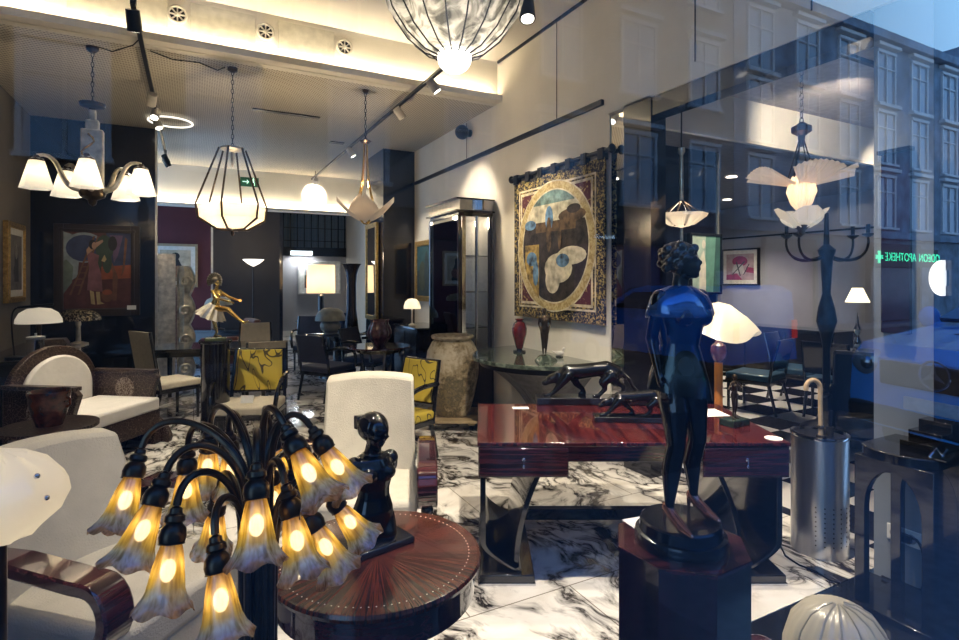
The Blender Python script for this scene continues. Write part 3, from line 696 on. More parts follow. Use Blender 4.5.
for k in range(4):
    a = PI / 2 * k + .4 + PI / 4
    def pet(u, v, a=a):
        q = (u - .5) * 2; wd = .17 * math.sin(PI * min(1, .22 + v * .74)) ; r_ = .05 + .28 * v
        return (r_ * math.cos(a) - q * wd * math.sin(a), r_ * math.sin(a) + q * wd * math.cos(a), z3 + .03 + .23 * v ** 1.5 + .05 * q * q)
    B().sheet(pet, 8, 8, (0, 0, .008)).build('glass_petal', SHM, t)
B().ell((0, 0, z2 - .07), (.13, .13, .12), 20, 12).build('globe', SHM, t)
lamp('POINT', (0, 0, z2 + .22), 16, LAMPW, .04, t)
# --- big fluted glass bowl near the window
zc4 = 2.4; o = at(455, zc4, ZC)
t = thing('ceiling_lamp', 'large fluted clear glass bowl lamp at the top with a glowing frosted bulb below', 'ceiling lamp', o)
zb = zz(58, zc4) - ZC
def flute(r, z, a): return (r * (1 + .045 * math.cos(16 * a)) if r > .05 else r, z + (.02 * math.cos(16 * a) if r > .28 else 0))
b = B().lathe([(.06, zb + .02), (.13, zb + .045), (.21, zb + .11), (.275, zb + .20), (.31, zb + .31), (.30, zb + .38), (.33, zb + .46)], 96, cap=False, rip=flute)
m, nt_, pb = nodes('fluted_clear_glass'); pb.inputs['Base Color'].default_value = (.80, .80, .76, 1); pb.inputs['Roughness'].default_value = .08
out_ = nt_.nodes['Material Output']
nz = N(nt_, 'ShaderNodeTexNoise', Scale=9., Detail=3., Distortion=2.); nt_.links.new(coords(nt_), nz.inputs['Vector'])
bp_ = N(nt_, 'ShaderNodeBump', Strength=.7, Distance=.03); nt_.links.new(nz.outputs[0], bp_.inputs['Height']); nt_.links.new(bp_.outputs[0], pb.inputs['Normal'])
tr_ = N(nt_, 'ShaderNodeBsdfTranslucent'); tr_.inputs[0].default_value = (.62, .60, .54, 1); m1_ = nt_.nodes.new('ShaderNodeMixShader'); m1_.inputs[0].default_value = .45
r_ = ramp(nt_, nz.outputs[0], [(.36, (.10, .10, .09)), (.5, (.36, .35, .31)), (.62, (.72, .70, .64))]); nt_.links.new(r_.outputs[0], pb.inputs['Base Color']); nt_.links.new(r_.outputs[0], tr_.inputs[0])
nt_.links.new(pb.outputs[0], m1_.inputs[1]); nt_.links.new(tr_.outputs[0], m1_.inputs[2])
tp_ = nt_.nodes.new('ShaderNodeBsdfTransparent'); m2_ = nt_.nodes.new('ShaderNodeMixShader'); m2_.inputs[0].default_value = .07
nt_.links.new(m1_.outputs[0], m2_.inputs[1]); nt_.links.new(tp_.outputs[0], m2_.inputs[2]); nt_.links.new(m2_.outputs[0], out_.inputs[0])
FLUTE = m
b.build('glass_bowl', FLUTE, t, smooth=2.)
b = B()
for k in range(16):
    a = 2 * PI * (k + .5) / 16; b.tube([((r_ * .97) * math.cos(a), (r_ * .97) * math.sin(a), z_) for r_, z_ in ((.062, zb), (.135, zb + .028), (.215, zb + .095), (.28, zb + .19), (.312, zb + .30))], .0035, 5)
b.build('ribs', BLACKM, t)
B().ell((0, 0, zb), (.075, .075, .068), 20, 12).build('bulb_globe', glow('globe_light', (1, .93, .82), 2.2), t)
B().cyl((0, 0, zb + .3), (0, 0, 0), .014, n=10).build('rod', BRONZE, t); B().lathe([(.10, 0), (.09, -.03), (.02, -.05)], 18).build('ceiling_rose', BRONZE, t)
lamp('POINT', (0, 0, zb + .25), 3.5, WHITE, .06, t)
# --- right room: shallow bowl pendant on a rod
zc5 = 4.9; o = at(682, zc5, 3.42)
t = thing('pendant_lamp', 'shallow white bowl pendant on a slim rod seen through the opening', 'pendant lamp', o)
H = lambda y: zz(y, zc5) - 3.42
B().lathe([(.015, -.04), (.05, 0)], 12).build('ceiling_rose', BLACKM, t); B().cyl((0, 0, -.02), (0, 0, H(150)), .007, n=8).build('cord', BLACKM, t)
B().lathe([(.03, H(148)), (.032, H(152)), (.016, H(155)), (.018, H(200)), (.025, H(202))], 12).build('rod', SILVER, t)
b = B()
for k in range(6):
    a = PI / 3 * k; b.tube([(.02 * math.cos(a), .02 * math.sin(a), H(201)), (.17 * math.cos(a), .17 * math.sin(a), H(214))], .008, 6); b.tube([(.17 * math.cos(a), .17 * math.sin(a), H(214)), (.08 * math.cos(a), .08 * math.sin(a), H(226))], .009, 6)
b.build('stays', BRONZE, t)
B().lathe([(.225, H(214)), (.21, H(217)), (.11, H(225)), (.0, H(228))], 8, cap=False).build('glass_bowl', SHM, t, smooth=.3)
B().lathe([(.012, H(227)), (.014, H(240)), (0, H(244))], 10).build('finial', SILVER, t)
lamp('POINT', (0, 0, H(209)), 3.0, WHITE, .06, t)
# --- right room: fan-shade chandelier
zc6 = 4.2; o = at(802, zc6, 3.42); H = lambda y: zz(y, zc6) - 3.42
t = thing('chandelier', 'chandelier with pleated amber fan shades above white glass petals', 'chandelier', o)
B().lathe([(.015, -.04), (.05, 0)], 12).build('ceiling_rose', BLACKM, t)
chain(B(), (0, 0, -.02), (0, 0, H(124)), .014).build('chain', CHROME, t)
B().lathe([(.01, H(122)), (.07, H(127)), (.07, H(132)), (.025, H(136)), (.02, H(146)), (.0, H(147))], 14).build('collar', P('rust_bronze', (.12, .06, .045), .5, .5), t)
b = B()
for k in range(6):
    a = PI / 3 * k; b.tube([(.015 * math.cos(a), .015 * math.sin(a), H(140)), (.09 * math.cos(a), .09 * math.sin(a), H(178))], .006, 6)
b.build('stays', BRONZE, t)
FAN = shade('pleated_amber_glass', [(0, (.75, .50, .32)), (.5, (.82, .62, .45)), (1, (.92, .78, .62))], .2, transl=.6, glowing=.10)
for k in range(5):
    a = 2 * PI * k / 5 + .25
    def fan(u, v, a=a):
        q = (u - .5) * 2; r_ = .05 + .30 * v; wd = .03 + .14 * v; rp = .006 * math.sin(q * 30)
        return (r_ * math.cos(a) - q * wd * math.sin(a), r_ * math.sin(a) + q * wd * math.cos(a), H(186) + (H(176) - H(186)) * v + .05 * (1 - q * q) * v + rp)
    B().sheet(fan, 40, 4, (0, 0, .006)).build('fan_shade', FAN, t)
def pl(r, z, a): return (r * (1 + .05 * math.cos(22 * a)), z)
B().lathe([(.06, H(176)), (.085, H(183)), (.10, H(192)), (.07, H(204)), (.03, H(211)), (.01, H(213))], 66, cap=False, rip=pl).build('bud_shade', FAN, t)
for k in range(4):
    a = PI / 2 * k + .9
    def pe(u, v, a=a):
        q = (u - .5) * 2; wd = .02 + .10 * math.sin(PI * min(1, .12 + .8 * v)); r_ = .02 + .16 * v
        return (r_ * math.cos(a) - q * wd * math.sin(a), r_ * math.sin(a) + q * wd * math.cos(a), H(228) + (H(209) - H(228)) * v)
    B().sheet(pe, 6, 6, (0, 0, .006)).build('glass_petal', FROST, t)
B().lathe([(0, H(236)), (.02, H(234)), (.03, H(230)), (.055, H(227)), (.03, H(222)), (.02, H(212))], 14).build('hub', BRONZE, t)
lamp('POINT', (0, 0, H(187)), .8, WARM, .04, t); lamp('POINT', (0, 0, H(217)), 1.0, WHITE, .03, t)
# loose black cable along the fascia to the pendants
cb = B(); cb.tube([(-.80, 6.28, 3.86), (-.68, 6.2, 3.81), (-.5, 6.05, 3.85), (-.44, 5.9, 3.86)], .006, 6)
tag(cb.build('cable', BLACKM), 'loose black cable from the left chandelier to the ceiling fascia', 'cable')
cb = B(); cb.tube([(.29, 6.27, 3.86), (.22, 6.25, 3.81), (.05, 6.2, 3.84), (-.18, 6.15, 3.81), (-.37, 6.1, 3.84)], .006, 6)
tag(cb.build('cable', BLACKM), 'loose black cable sagging from the glass bowl pendant to the left track', 'cable')
# ------------------------------------------------------------------ lily lamp
zl0 = 1.10
base = at(258, zl0)
t = thing('lily_lamp', 'bronze floor lamp with eighteen drooping gold lily glass shades in the front', 'lamp', base)
b = B().lathe([(0, .0), (.17, 0), (.18, .012), (.13, .03), (.06, .06), (.035, .12), (.03, .3)], 28); b.build('base', BRONZE, t)
LILY = [  # neck pixel, mouth pixel, depth at neck, depth at mouth
    (138, 461, 116, 532, 1.12, 1.06), (161, 486, 127, 571, 1.00, .94), (175, 522, 163, 612, .94, .90), (188, 457, 186, 520, 1.22, 1.22),
    (218, 500, 213, 545, 1.30, 1.32), (217, 551, 225, 642, .92, .88), (257, 478, 257, 566, .94, .90), (289, 498, 305, 578, 1.0, .97),
    (309, 514, 344, 580, 1.10, 1.10), (291, 437, 326, 505, 1.02, .98), (318, 437, 352, 488, 1.14, 1.14), (331, 497, 365, 540, 1.24, 1.26),
    (230, 440, 233, 488, 1.28, 1.30), (294, 478, 302, 520, 1.32, 1.34), (270, 470, 277, 512, 1.32, 1.34), (210, 437, 207, 478, 1.30, 1.32),
    (299, 444, 316, 486, 1.26, 1.28), (272, 436, 279, 478, 1.36, 1.38)]
LGL = shade('favrile_gold_glass', [(.0, (.42, .20, .03)), (.22, (.70, .42, .08)), (.44, (.84, .58, .14)), (.60, (.50, .33, .04)), (.74, (.52, .40, .10)), (.85, (.62, .68, .62)), (.94, (.64, .60, .66)), (1, (.62, .38, .22))], .112, rough=.16, gloss=.14, transl=.66, see=.10, ribs=85)
def lil(r, z, a):
    k = max(0, (-z - .055) / .06); return r * (1 + .045 * k * math.cos(6 * a) + .012 * math.cos(12 * a)), z + .005 * k * math.cos(6 * a + 1.2)
lb = B().lathe([(.0125, .002), (.015, -.010), (.020, -.028), (.024, -.048), (.027, -.066), (.030, -.083), (.036, -.098), (.044, -.110), (.048, -.115)], 36, cap=False, rip=lil).mesh('lamp_shade', LGL)
sb = B().lathe([(.004, .046), (.010, .042), (.011, .034), (.016, .030), (.017, .022), (.013, .018), (.020, .010), (.022, -.002), (.020, -.012), (.0215, -.014)], 16, cap=False).mesh('socket', BRONZE)
bb = B().ell((0, 0, -.055), (.012, .012, .018), 10, 8).mesh('bulb', glow('lily_bulb', (1, .80, .48), 8))
for i, (x1, y1, x2, y2, d1, d2) in enumerate(LILY):
    A = at(x1, d1, zz(y1, d1)) - base; M_ = at(x2, d2, zz(y2, d2)) - base
    ax = (M_ - A).normalized(); A = A + ax * .02
    sh = bpy.data.objects.new('lamp_shade', lb); COL.objects.link(sh); sh.parent = t; sh.location = A
    q = (-ax).to_track_quat('Z', 'Y'); sh.rotation_euler = q.to_euler()
    for nm, me in (('socket', sb), ('bulb', bb)):
        c = bpy.data.objects.new(nm, me); COL.objects.link(c); c.parent = sh
    lamp('POINT', (0, 0, -.056), 1.0, (1, .70, .34), .012, sh, name='bulb_light')
    top = A - ax * .046
    ang = math.atan2(A.y, A.x) + .3 * math.sin(i * 2.1); rr = .012 + .007 * (i % 3)
    s0 = Vector((rr * math.cos(ang), rr * math.sin(ang), 0)); hd = math.hypot(A.x, A.y)
    sz = top.z - .10; st = Vector((s0.x * 1.3, s0.y * 1.3, sz)); k = .035 + hd * .30
    pts = [s0 + Vector((0, 0, .1)), s0 * 1.1 + Vector((0, 0, sz * .55))] + bez(st, st + Vector((0, 0, k + .04)), top - ax * k, top, 16)
    B().tube(pts, .0068, 8).build('stem', BRONZE, t)

# ------------------------------------------------------------------ frosted shell lamp at the left edge
d = 1.15; o = at(-2, d)
t = thing('frosted_glass_lamp', 'lit frosted glass dome lamp at the left edge in front of the cream armchair', 'lamp', o)
B().lathe([(0, 0), (.13, 0), (.13, .02), (.03, .05), (.016, .1), (.016, zz(532, d)), (.0, zz(530, d))], 24).build('stand', BRONZE, t)
zb = zz(540, d); ztp = zz(452, d); hh = ztp - zb
def she(r, z, a): return r * (1 + .03 * math.cos(7 * a) * (r > .05)), z + .006 * math.sin(9 * a + r * 30)
B().lathe([(.03, zb), (.07, zb + .015), (.105, zb + .05), (.122, zb + .09), (.118, zb + .115), (.09, zb + .15), (.05, zb + hh - .012), (.012, zb + hh)], 48, rip=she).build('glass_dome', shade('moulded_frosted_glass', [(0, (.93, .87, .74)), (1, (.95, .90, .80))], 1., transl=.55, glowing=.04), t)
B().ell(at(38, d - .02, zz(474, d)) - o + Vector((0, -.004, .004)), .006, 10, 6).ell(at(47, d - .02, zz(494, d)) - o, .006, 10, 6).build('stud', CHROME, t)
lamp('POINT', (0, 0, zb + .08), .22, (1, .85, .62), .03, t)

# ------------------------------------------------------------------ round table with a kneeling bust
tc_ = fl(378, 553, .62); tc_.z = 0
t = thing('round_table', 'round macassar side table with radial veneer and a dotted ivory inlay ring', 'table', tc_, VIEW)
B().lathe([(0, .585), (.36, .585), (.385, .592), (.39, .606), (.385, .618), (.375, .62), (0, .62)], 72).build('tabletop', MACR, t)
b = B()
for k in range(90): b.ell((.345 * math.cos(2 * PI * k / 90), .345 * math.sin(2 * PI * k / 90), .6203), (.0026, .0026, .0008), 6, 4)
b.build('inlay_ring', IVORY, t, label='ring of small ivory dots')
B().lathe([(0, .46), (.33, .46), (.365, .485), (.365, .585), (0, .585)], 64).build('apron', MACX, t)
B().lathe([(.0, .0), (.27, .0), (.27, .05), (.12, .08), (.10, .40), (.2, .46), (0, .46)], 32).build('pedestal', BLACK, t)
def human_head(b, c, s, yaw=0, tilt=0):
    """head about s tall centred on c; faces -y before yaw"""
    M_ = Matrix.Translation(c) @ Matrix.Rotation(yaw, 4, 'Z') @ Matrix.Rotation(tilt, 4, 'X')
    def e(p, r_): b.ell((0, 0, 0), [q * s for q in r_], 14, 10, 0, M_ @ Matrix.Translation(Vector(p) * s))
    e((0, .06, .08), (.36, .44, .42)); e((0, -.08, -.14), (.28, .33, .34)); e((0, -.25, -.38), (.13, .12, .10))      # skull, face, chin
    b.add([(M_ @ (Vector(p) * s)) for p in ((-.03, -.38, .08), (.03, -.38, .08), (-.08, -.36, -.12), (.08, -.36, -.12), (0, -.53, -.10), (0, -.34, -.16))], [(0, 1, 4), (0, 4, 2), (1, 3, 4), (2, 4, 5), (4, 3, 5), (0, 2, 5, 3, 1)])
    e((-.14, -.33, .09), (.12, .07, .035)); e((.14, -.33, .09), (.12, .07, .035))                 # brows
    e((-.14, -.335, .00), (.065, .045, .035)); e((.14, -.335, .00), (.065, .045, .035))           # eyes
    e((0, -.36, -.22), (.11, .06, .025)); e((0, -.355, -.265), (.09, .06, .025))                  # lips
    e((-.34, .02, -.05), (.04, .08, .12)); e((.34, .02, -.05), (.04, .08, .12))                   # ears
    return M_
bp = fl(374, 545, .62)
t = thing('bust_sculpture', 'black glazed torso of a woman with a bowed head on the round table', 'sculpture', bp, VIEW + math.radians(40), None); t.scale = (1.16, 1.16, 1.10)
b = B(); b.oval([((0, 0, .0), .085, .075), ((0, 0, .022), .085, .075), ((0, 0, .03), .075, .066)], 28)
b.box((0, 0, .012), (.235, .15, .024)); b.build('base', BLACK, t, bev=.006)
b = B()
b.oval([((0, .008, .02), .062, .054), ((0, .008, .08), .074, .060), ((0, .004, .13), .070, .058), ((0, 0, .175), .056, .044), ((0, -.004, .205), .054, .042), ((0, -.004, .25), .068, .050), ((0, .0, .285), .072, .050), ((0, .006, .312), .064, .042), ((0, .010, .326), .035, .028)], 24)
for sx in (-1, 1):
    b.ell((sx * .034, -.036, .262), (.028, .024, .026)); b.ell((sx * .068, .006, .294), (.027, .029, .030))
    b.limb([(sx * .070, .006, .290), (sx * .076, .012, .262)], [.025, .021])
    b.limb([(sx * .034, .0, .09), (sx * .034, -.03, .045)], [.044, .034])
b.limb([(0, .010, .315), (0, -.004, .355)], [.029, .027])
human_head(b, Vector((0, -.016, .402)), .118, 0, math.radians(30))
b.build('body', DBRONZE, t, organic=.0042, sm=4)
hb = B(); hb.ell((0, .004, .417), (.052, .057, .054), 18, 12); hb.limb([(0, .045, .405), (0, .075, .412)], [.030, .020]); hb.box((0, .086, .416), (.044, .036, .050))
hb.build('hair', BLACK, t, organic=.005, sm=3)

# ------------------------------------------------------------------ armchairs
def club_chair(label, loc, rz, w=.66, back_h=1.0, seat_h=.44, dep=.72, armw=.11, arm_z=.62, rake=.16, curve=.05, back_w=None):
    t = thing('armchair', label, 'armchair', loc, rz); bw = back_w or w - .02; iw = w - .0
    b = B(); b.box((0, 0, seat_h - .07), (iw, dep - .08, .14)); b.build('seat_cushion', CREAM, t, bev=.03)
    b = B(); b.box((0, .0, seat_h - .20), (iw, dep - .1, .14)); b.build('seat_frame', CREAM, t, bev=.012)
    def bk(u, v):
        q = (u - .5) * 2; return (q * bw / 2 * (1 - .05 * v), dep / 2 - .14 + rake * v + curve * (q * q) * -1, seat_h - .06 + (back_h - seat_h + .06) * v - .02 * q * q * v)
    b = B(); b.sheet(bk, 14, 10, (0, .10, .02)); b.build('backrest', CREAM, t, bev=.018)
    for sx in (-1, 1):
        x = sx * (w / 2 + armw / 2 + .005)
        path = [(dep / 2 + .02, arm_z - .06), (dep / 2 - .15, arm_z + .005), (0, arm_z + .015), (-dep / 2 + .12, arm_z - .005)] + [(-dep / 2 + .07 - .085 * math.sin(math.radians(k)), arm_z - .105 + .1 * math.cos(math.radians(k))) for k in range(0, 181, 18)]
        a = B().ribbon(path, armw, .045, x).build('armrest', MACX, t, bev=.008)
        B().ell((x, -dep / 2 + .05, arm_z - .235), (.035, .035, .035), 14, 10).build('ball', BLACK, a)
        B().ribbon([(-dep / 2 + .06, arm_z - .26), (-dep / 2 + .04, .24), (-dep / 2 + .07, .0)], .06, .06, x).build('leg', BLACK, t, bev=.006)
        B().ribbon([(dep / 2 - .06, arm_z - .02), (dep / 2 - .04, .25), (dep / 2 + .02, .0)], .06, .05, x).build('leg', BLACK, t, bev=.006)
        B().box((x, 0, .30), (.03, dep - .1, .05)).build('side_rail', BLACK, t)
    return t
club_chair('cream armchair with macassar scroll arms behind the round bust table', at(366, 3.28), VIEW + math.radians(6), w=.61, back_h=1.02, rake=.12)
p = at(124, 2.27); fv = Vector((.96 * RX - .26 * FX, .96 * RY - .26 * FY, 0)).normalized()
club_chair('large cream armchair with black scroll arms behind the frosted dome lamp', p, math.atan2(fv.x, -fv.y), w=.68, back_h=.93, arm_z=.66, dep=.80, rake=.22, curve=.10)

# ------------------------------------------------------------------ inlaid corner: armchair, stand, vase
inlay(); INL = MATS['inlay']
p = at(92, 5.2)
t = thing('inlaid_armchair', 'dark inlaid armchair with a domed white back pad and white seat cushion', 'armchair', p, VIEW + math.radians(82))
sd = [(-.46, .0), (.40, .0), (.40, .70), (-.30, .70), (-.34, .66), (-.29, .52), (-.25, .38), (-.30, .27), (-.42, .18), (-.48, .06)]
for sx in (-1, 1):
    s_ = B().prism([(sx * .44, y, z) for y, z in sd], (sx * .055, 0, 0)).build('side_panel', INL, t, bev=.008)
    rd = B(); rd.cyl((sx * .436, .03, .54), (sx * .432, .03, .54), .11, n=28); rd.cyl((sx * .499, .03, .50), (sx * .503, .03, .50), .13, n=28)
    rd.build('medallion', fleck('pale_star_inlay', (.05, .02, .012), (.34, .29, .24), 70, .5), s_)
    B().box((sx * .467, .05, .715), (.085, .72, .035)).build('arm_cap', INL, s_, bev=.006)
B().box((0, .0, .24), (.88, .74, .20)).build('seat_box', INL, t, bev=.006)
B().box((0, -.03, .40), (.86, .70, .13)).build('seat_cushion', WCUSH, t, bev=.025)
pf = [(.47 * math.cos(a), .38, .62 + .40 * math.sin(a)) for a in [PI * k / 20 for k in range(21)]]
B().prism([(.47, .38, .2)] + pf + [(-.47, .38, .2)], (0, .06, 0)).build('backrest', INL, t, bev=.008)
pf = [(.37 * math.cos(a), .375, .60 + .33 * math.sin(a)) for a in [PI * k / 20 for k in range(21)]]
B().prism([(.37, .375, .45)] + pf + [(-.37, .375, .45)], (0, -.05, 0)).build('back_pad', WCUSH, t, bev=.02)
for sx in (-1, 1):
    for sy in (-1, 1): B().box((sx * .40, sy * .33, .07), (.09, .09, .14)).build('leg', INL, t, bev=.004)
p = at(50, 3.97)
t = thing('inlaid_stand', 'small round inlaid stand carrying the amber vase', 'table', p)
B().lathe([(0, .565), (.27, .565), (.30, .575), (.30, .60), (0, .60)], 44).build('tabletop', INL, t)
b = B().lathe([(.22, .565), (.24, .5), (.2, .35), (.23, .0), (0, .0)], 8).build('base', INL, t, smooth=.3)
AMB = P('amber_red_glass', (.10, .022, .010), .08, 0, .6, 22, .2, coat=.6)
t = thing('amber_vase', 'squat dark amber glass vase with two small handles on the inlaid stand', 'vase', (p.x, p.y, .60))
B().lathe([(0, 0), (.08, 0), (.085, .02), (.105, .08), (.125, .17), (.125, .20), (.135, .235), (.13, .25), (.12, .235), (.105, .19), (.07, .03), (0, .02)], 40).build('body', AMB, t)
for sx in (-1, 1): B().tube([(sx * .125 * RX + 0, sx * .125 * RY, .13), (sx * .150 * RX, sx * .150 * RY, .15), (sx * .150 * RX, sx * .150 * RY, .19), (sx * .125 * RX, sx * .125 * RY, .20)], .009, 8).build('handle', AMB, t)

# ------------------------------------------------------------------ left desk with lamps, pictures
t = thing('console_cabinet', 'black lacquer cabinet against the left wall under the lit lamps', 'cabinet', (-1.52, 7.88, 0))
B().box((0, 0, .45), (.72, 1.94, .74)).build('body', BLACK, t, bev=.006); B().box((0, 0, .835), (.80, 2.0, .03)).build('top', BLACK, t, bev=.006); B().box((0, 0, .04), (.66, 1.9, .08)).build('plinth', BLACKM, t)
for y in (-.48, .48): B().box((.365, y, .45), (.012, .92, .66)).build('door', BLACK, t, bev=.003)
def mushroom(label, loc, r, h, sh_h, mat, stemmat, energy, rip=None, cat='lamp'):
    t = thing('table_lamp', label, cat, loc)
    B().lathe([(0, 0), (r * .45, 0), (r * .45, .015), (r * .12, .04), (r * .10, h * .5), (r * .13, h * .55), (r * .09, h - sh_h * .6), (0, h - sh_h * .6)], 20).build('base', stemmat, t)
    B().lathe([(r, h - sh_h), (r * .98, h - sh_h * .75), (r * .82, h - sh_h * .35), (r * .5, h - sh_h * .08), (.0, h)], 32, cap=False, rip=rip).build('lamp_shade', mat, t)
    if energy: lamp('POINT', (0, 0, h - sh_h * .8), energy, LAMPW, .03, t)
    return t
zt_ = .85
p = at(42, 6.6, zt_)
mushroom('dark-stemmed table lamp with a lit white dome shade on the left cabinet', (-1.50, 7.55, zt_), .21, .50, .17, shade('lit_white_dome', [(0, (.96, .9, .78)), (1, (.96, .9, .78))], 1, glowing=.16), BRONZE, 1.0)
LEAD = fleck('leaded_mosaic_glass', (.02, .016, .012), (.42, .33, .18), 55, .55, .25, .03)
t = mushroom('leaded mosaic dome lamp on a slim white stem beside the dark screen', (-1.27, 8.35, zt_), .24, .44, .14, LEAD, SILVER, 2)
t = thing('desk_lamp', 'thin black bent-arm desk lamp at the far left on the cabinet', 'lamp', (-1.62, 7.15, zt_))
B().lathe([(0, 0), (.08, 0), (.08, .015), (.01, .03)], 18).build('base', BLACKM, t)
B().tube(bez((0, 0, .02), (-.02, 0, .3), (-.05, 0, .5), (.04, -.05, .52), 12), .008, 7).build('arm', BLACKM, t); B().cyl((.04, -.05, .52), (.34, -.1, .55), .012, n=8).build('head', BLACKM, t)
t = thing('silver_canister', 'silver cylinder canister on the left cabinet by the bent-arm lamp', 'canister', (-1.42, 7.02, zt_))
B().lathe([(0, 0), (.075, 0), (.075, .20), (0, .20)], 24).build('body', CHROME, t); B().lathe([(.078, .20), (.078, .225), (.01, .235), (.01, .26), (0, .26)], 24).build('lid', STEEL, t)
t = thing('wooden_box', 'dark carved wooden box under the dome lamp on the left cabinet', 'box', (-1.32, 7.30, zt_))
B().box((0, 0, .06), (.24, .2, .12)).build('body', INL, t, bev=.004); B().prism([(-.13, -.11, .12), (.13, -.11, .12), (.09, -.07, .17), (-.09, -.07, .17)], (0, .18, 0)).build('lid', INL, t)
t = thing('chrome_tray', 'shallow chrome dish on a black stand beside the dark screen', 'dish', (-.82, 8.98, .62))
B().lathe([(0, 0), (.05, 0), (.30, .03), (.31, .04), (.05, .015), (0, .01)], 32).build('dish', CHROME, t)
tag(B().box((0, 0, .31), (.5, .5, .62)).build('plinth', BLACK, loc=(-.82, 8.98, 0), bev=.005), 'black block plinth under the chrome dish before the dark screen', 'plinth')

def picture(label, loc, rz, w, h, fw, frame, mats, polys, mount=None, cat='painting'):
    """framed picture facing -y; polys: (material index, [(u,v)...]) in 0..1 of the canvas"""
    t = thing('framed_picture', label, cat, loc, rz)
    f = B()
    for s in (-1, 1):
        f.box((s * (w / 2 + fw / 2), 0, 0), (fw, .05, h + 2 * fw)); f.box((0, 0, s * (h / 2 + fw / 2)), (w, .05, fw))
        f.box((s * (w / 2 + fw * .25), -.028, 0), (fw * .3, .012, h + fw)); f.box((0, -.028, s * (h / 2 + fw * .25)), (w + fw, .012, fw * .3))
    f.build('frame', frame, t, bev=.005)
    cw, ch = (w, h) if not mount else (w - 2 * mount, h - 2 * mount)
    if mount: B().box((0, .0, 0), (w, .02, h)).build('mount', P('pale_mount', (.72, .70, .64), .8), t, smooth=0)
    c = B(); c.box((0, -.006, 0), (cw, .016, ch), mi=0)
    for k, (mi, pg) in enumerate(polys):
        c.prism([((u - .5) * cw, -.0142 - .0004 * k, (v - .5) * ch) for u, v in pg], (0, -.0004, 0), mi)
    c.build('canvas', mats, t, smooth=0); return t
def circ(cx, cy_, rx, ry, n=16, a0=0, a1=360): return [(cx + rx * math.cos(math.radians(a0 + (a1 - a0) * k / n)), cy_ + ry * math.sin(math.radians(a0 + (a1 - a0) * k / n))) for k in range(n + (a1 - a0 < 360))]
cn = lambda n, c: P('paint_' + n, c, .7, 0, .25, 9)
pm = [cn('umber', (.07, .022, .022)), cn('deep_blue', (.025, .035, .09)), cn('grey_blue', (.17, .20, .22)), cn('rose', (.17, .07, .08)), cn('flesh', (.32, .19, .13)), cn('black', (.012, .012, .014)), cn('leaf', (.03, .05, .035)), cn('brown', (.12, .05, .03)), cn('ochre', (.33, .25, .12)), cn('rust', (.22, .055, .025)), cn('sage', (.10, .13, .11)), cn('violet', (.10, .06, .12))]
pol = [(2, [(0, .3), (.20, .42), (.22, .62), (.06, .72), (.02, .86), (.12, .97), (0, 1)]), (10, [(0, .2), (.12, .34), (.14, .55), (.04, .64), (0, .62)]), (2, circ(.30, .80, .30, .20, 20)), (1, circ(.30, .79, .27, .175, 20)), (1, [(.72, .55), (1, .55), (1, 1), (.62, 1)]), (11, [(.68, .97), (.88, .97), (.80, .7), (.74, .6)]),
       (9, [(.55, .38), (1, .40), (1, .58), (.55, .55)]), (7, [(.08, .18), (.11, .18), (.46, .95), (.43, .95)]), (7, [(.20, .18), (.23, .18), (.52, .95), (.49, .95)])]
for k in range(8): pol.append((7, [(.13 + .04 * k, .30 + .08 * k), (.25 + .036 * k, .30 + .08 * k), (.25 + .036 * k, .315 + .08 * k), (.13 + .04 * k, .315 + .08 * k)]))
pol += [(7, [(.72, .10), (.78, .10), (.80, .42), (.74, .56), (.68, .66), (.64, .64), (.72, .48)]), (7, [(.85, .42), (.90, .5), (.95, .92), (.91, .95), (.88, .6)]), (6, circ(.60, .80, .14, .17, 14)), (6, circ(.50, .60, .06, .10, 12)), (6, circ(.64, .60, .07, .14, 12)), (5, circ(.72, .86, .07, .1, 12)),
        (3, [(.34, .24), (.57, .22), (.55, .45), (.50, .60), (.52, .70), (.40, .74), (.34, .70), (.37, .55)]), (4, [(.34, .70), (.42, .76), (.58, .88), (.57, .91), (.38, .83), (.33, .77)]), (5, circ(.42, .84, .055, .065, 14)), (4, circ(.445, .825, .035, .05, 12)), (8, [(.40, .06), (.46, .05), (.44, .22), (.38, .24)]), (8, [(.49, .05), (.60, .06), (.54, .09), (.53, .22), (.47, .22)]), (7, circ(.64, .17, .09, .09, 14)), (9, circ(.64, .21, .075, .035, 12)), (8, [(.55, .63), (.60, .71), (.63, .65), (.60, .61)])]
Yp = 9.30; xa, xb = onY(57, Yp), onY(138, Yp); zc_ = Yp * FY + (xa + xb) / 2 * FX
z0, z1 = zz(314, zc_), zz(227, zc_)
picture('large dark painting of a woman in a rose dress picking fruit by a ladder', ((xa + xb) / 2, Yp, (z0 + z1) / 2), 0, xb - xa - .16, z1 - z0 - .16, .11, C('dark_frame', (.025, .016, .012), .3), pm, pol)
tag(B().box((0, 0, 0), (.11, .012, .06)).build('price_card', PAPER, loc=(onY(132, Yp - .06), Yp - .045, zz(308, zc_)), smooth=0), 'tiny white card tucked in the corner of the large dark painting', 'card')
ya, yb = onX(8, XL), onX(35, XL); ym = (ya + yb) / 2
pgm = [cn('slate', (.16, .15, .14)), cn('charcoal', (.05, .05, .055)), cn('mist', (.24, .23, .21))]
picture('gilt-framed grey drawing on the left wall', (XL + .03, 8.5, 1.86), PI / 2, .62, .82, .07, GILT, pgm, [(1, [(.3, .15), (.7, .15), (.66, .8), (.36, .8)]), (2, circ(.5, .7, .12, .14)), (1, circ(.35, .35, .12, .1))], mount=.08)

